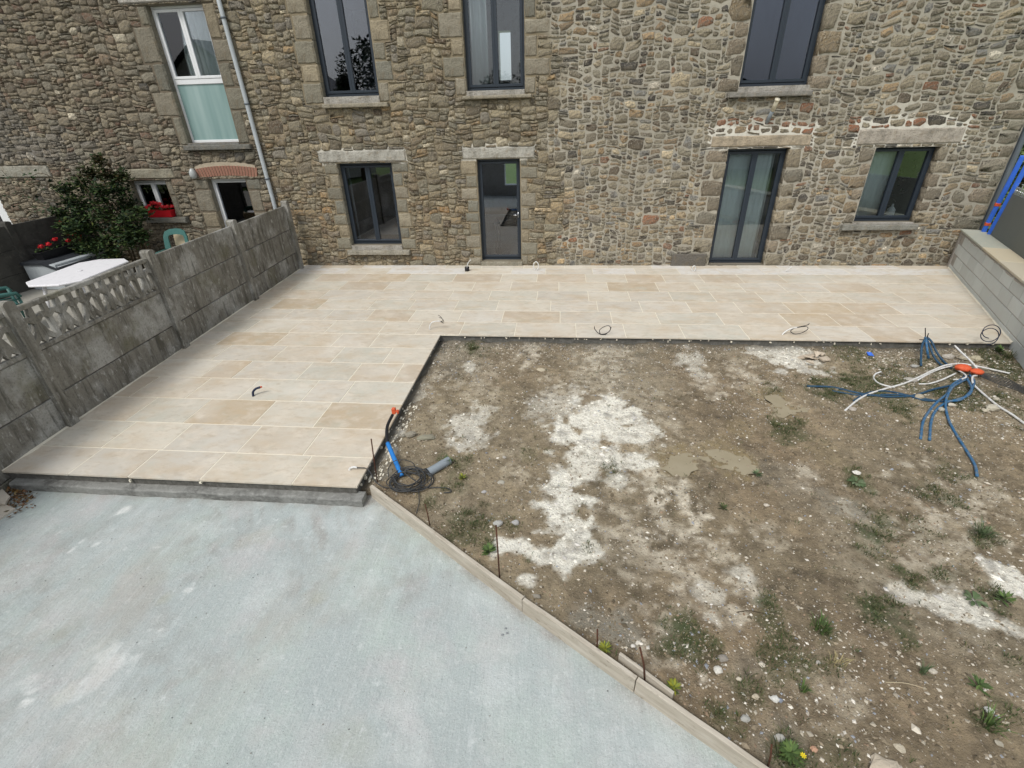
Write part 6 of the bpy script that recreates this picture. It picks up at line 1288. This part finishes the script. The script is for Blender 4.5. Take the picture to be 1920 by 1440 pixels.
plant(1852, 1360, 'g', "flopping bright grass tuft below the bright white stone", .10, 40, .04, lg); plant(1605, 905, 'r', "grey-green leafy weed under the white flat stone", .09, 14, .04, gg, "rosette_weed"); plant(1418, 893, 's', "low leafy weed by the wider tan puddle", .04, 24, .04, gg); plant(1480, 1420, 's', "leafy weed with a yellow flower at the bottom", .09, 60, .06, lg)
plant(1872, 665, 's', "fern-like weed under the terrace edge near the right corner", .12, 40, .08, lg); plant(1890, 672, 'g', "grass clump in the corner of the block wall and terrace", .12, 60, .08, gc); plant(885, 655, 'g', "grass clump under the far terrace edge near the inner corner", .09, 50, .06, gc); plant(1565, 1245, 'g', "dry straw tuft near the small grey stone", .07, 18, .06, [(.35, .3, .16)])
plant(1355, 955, 's', "small green weed on the cream gravel", .05, 22, .03, gc); plant(1465, 1420, 'g', "grass tuft at the very bottom left of the yellow flower", .09, 60, .07, gc)
p = gp(1506, 1417, SOIL_Z + .12); b = MB()
for k in range(8): a = k * math.pi / 4; b.add([(0, 0, 0), (.011 * math.cos(a - .3), .011 * math.sin(a - .3), .003), (.018 * math.cos(a), .018 * math.sin(a), .004), (.011 * math.cos(a + .3), .011 * math.sin(a + .3), .003)], [(0, 1, 2, 3)], (.75, .6, .02))
b.tube([(0, 0, 0), (0, .01, -.12)], .0015, 4, (.08, .12, .04)); o = b.build("yellow_flower", M['leaf'], None, loc=p); tag(o, "single small yellow flower near the bottom of the picture", "flower")
# twigs
for a_, b_, lab in (((1660, 1279), (1738, 1292), "thin pale dry stalk lying in the lower right soil"), ((1345, 1224), (1357, 1223), "short brown twig beside the dark grey stone"), ((1381, 1148), (1432, 1150), "dark forked twig in the middle soil")):
    A_, B_ = np.array(gp(*a_, SOIL_Z + .012)), np.array(gp(*b_, SOIL_Z + .015)); tube_thing("twig", [A_, (A_ + B_) / 2 + [0, .01, .008], B_], .0028, M['stem'] if 'pale' not in lab else M['cushion'], lab, "twig", n=5)
# dead leaves and weeds in the left corner, spare tiles
b = MB()
for _ in range(260):
    px = random.gauss(30, 15); py = random.gauss(925, 14); 
    if px < 0 or py < 903: continue
    p = gp(px, py, SLAB_Z + .006 + random.uniform(0, .02)); leaf_quads(b, p, 1, .035, random.choice([(.16, .09, .04), (.22, .13, .06), (.10, .06, .03), (.28, .2, .12)]), None, .3)
o = b.build("dead_leaves", M['leaf'], None); tag(o, "brown dead leaves drifted into the corner below the terrace and fence", "dead leaves", None, "stuff")
b = MB()
for _ in range(14): p = gp(random.uniform(4, 14), random.uniform(893, 908), SLAB_Z); blades(b, p[0], p[1], SLAB_Z, 14, .07, .03, gc, .003, 1)
p = gp(8, 900, SLAB_Z); b.v = [(x - p[0], y - p[1], z - p[2]) for x, y, z in b.v]; o = b.build("grass_tuft", M['leaf'], None, loc=p); tag(o, "dark green weeds in the corner below the fence at the left edge", "weed")
def spare(pts, z, lab):
    P = [np.array(gp(*q_, z)) for q_ in pts]; c = sum(P) / len(P); b = MB(); b.prism([(q_[0] - c[0], q_[1] - c[1]) for q_ in P][::-1], -.02, 0, (.50, .46, .39), .002); o = b.build("spare_tile", M['tile'], None, loc=tuple(c)); tag(o, lab, "tile", "spare tiles lying on the slab at the left edge")
spare([(28, 953), (-60, 1010), (-150, 960), (-60, 915)], SLAB_Z + .021, "grey-beige spare tile lying lower and nearer at the left edge")
spare([(18, 930), (8, 945), (-90, 935), (-80, 880), (0, 912)], SLAB_Z + .044, "grey-beige spare tile lying on top, farther back at the left edge")
# small dark stones and rust mark on the slab
b = MB(); r_ = random.Random(4)
for _ in range(420):
    x = r_.uniform(-5, 1); y = r_.uniform(.4, 3.2)
    if y > plank_y(x) - .06: continue
    s = r_.uniform(.002, .005); v, f, cl_ = rock_geo(s, s * .8, s * .5, random.choice([(.12, .12, .12), (.35, .35, .34), (.2, .18, .15)]), r_.random(), 5); b.add([(q_[0] + x, q_[1] + y, q_[2] + SLAB_Z + .003) for q_ in v], f, cl_[0])
o = b.build("slab_grit", M['gravel'], None); tag(o, "tiny dark grit scattered over the pale concrete slab", "grit", None, "stuff")
for px, py, lab in ((948, 1178, "upper tiny pebble of three on the slab by the plank"), (951, 1187, "lower tiny pebble of three on the slab by the plank"), (942, 1190, "left tiny pebble of three on the slab by the plank")):
    p = gp(px, py, SLAB_Z + .004); v, f, cl_ = rock_geo(.011, .007, .006, (.25, .27, .28), px, 7); o = mk("pebble", v, f, M['rock'], None, cl_, loc=p); tag(o, lab, "pebble")
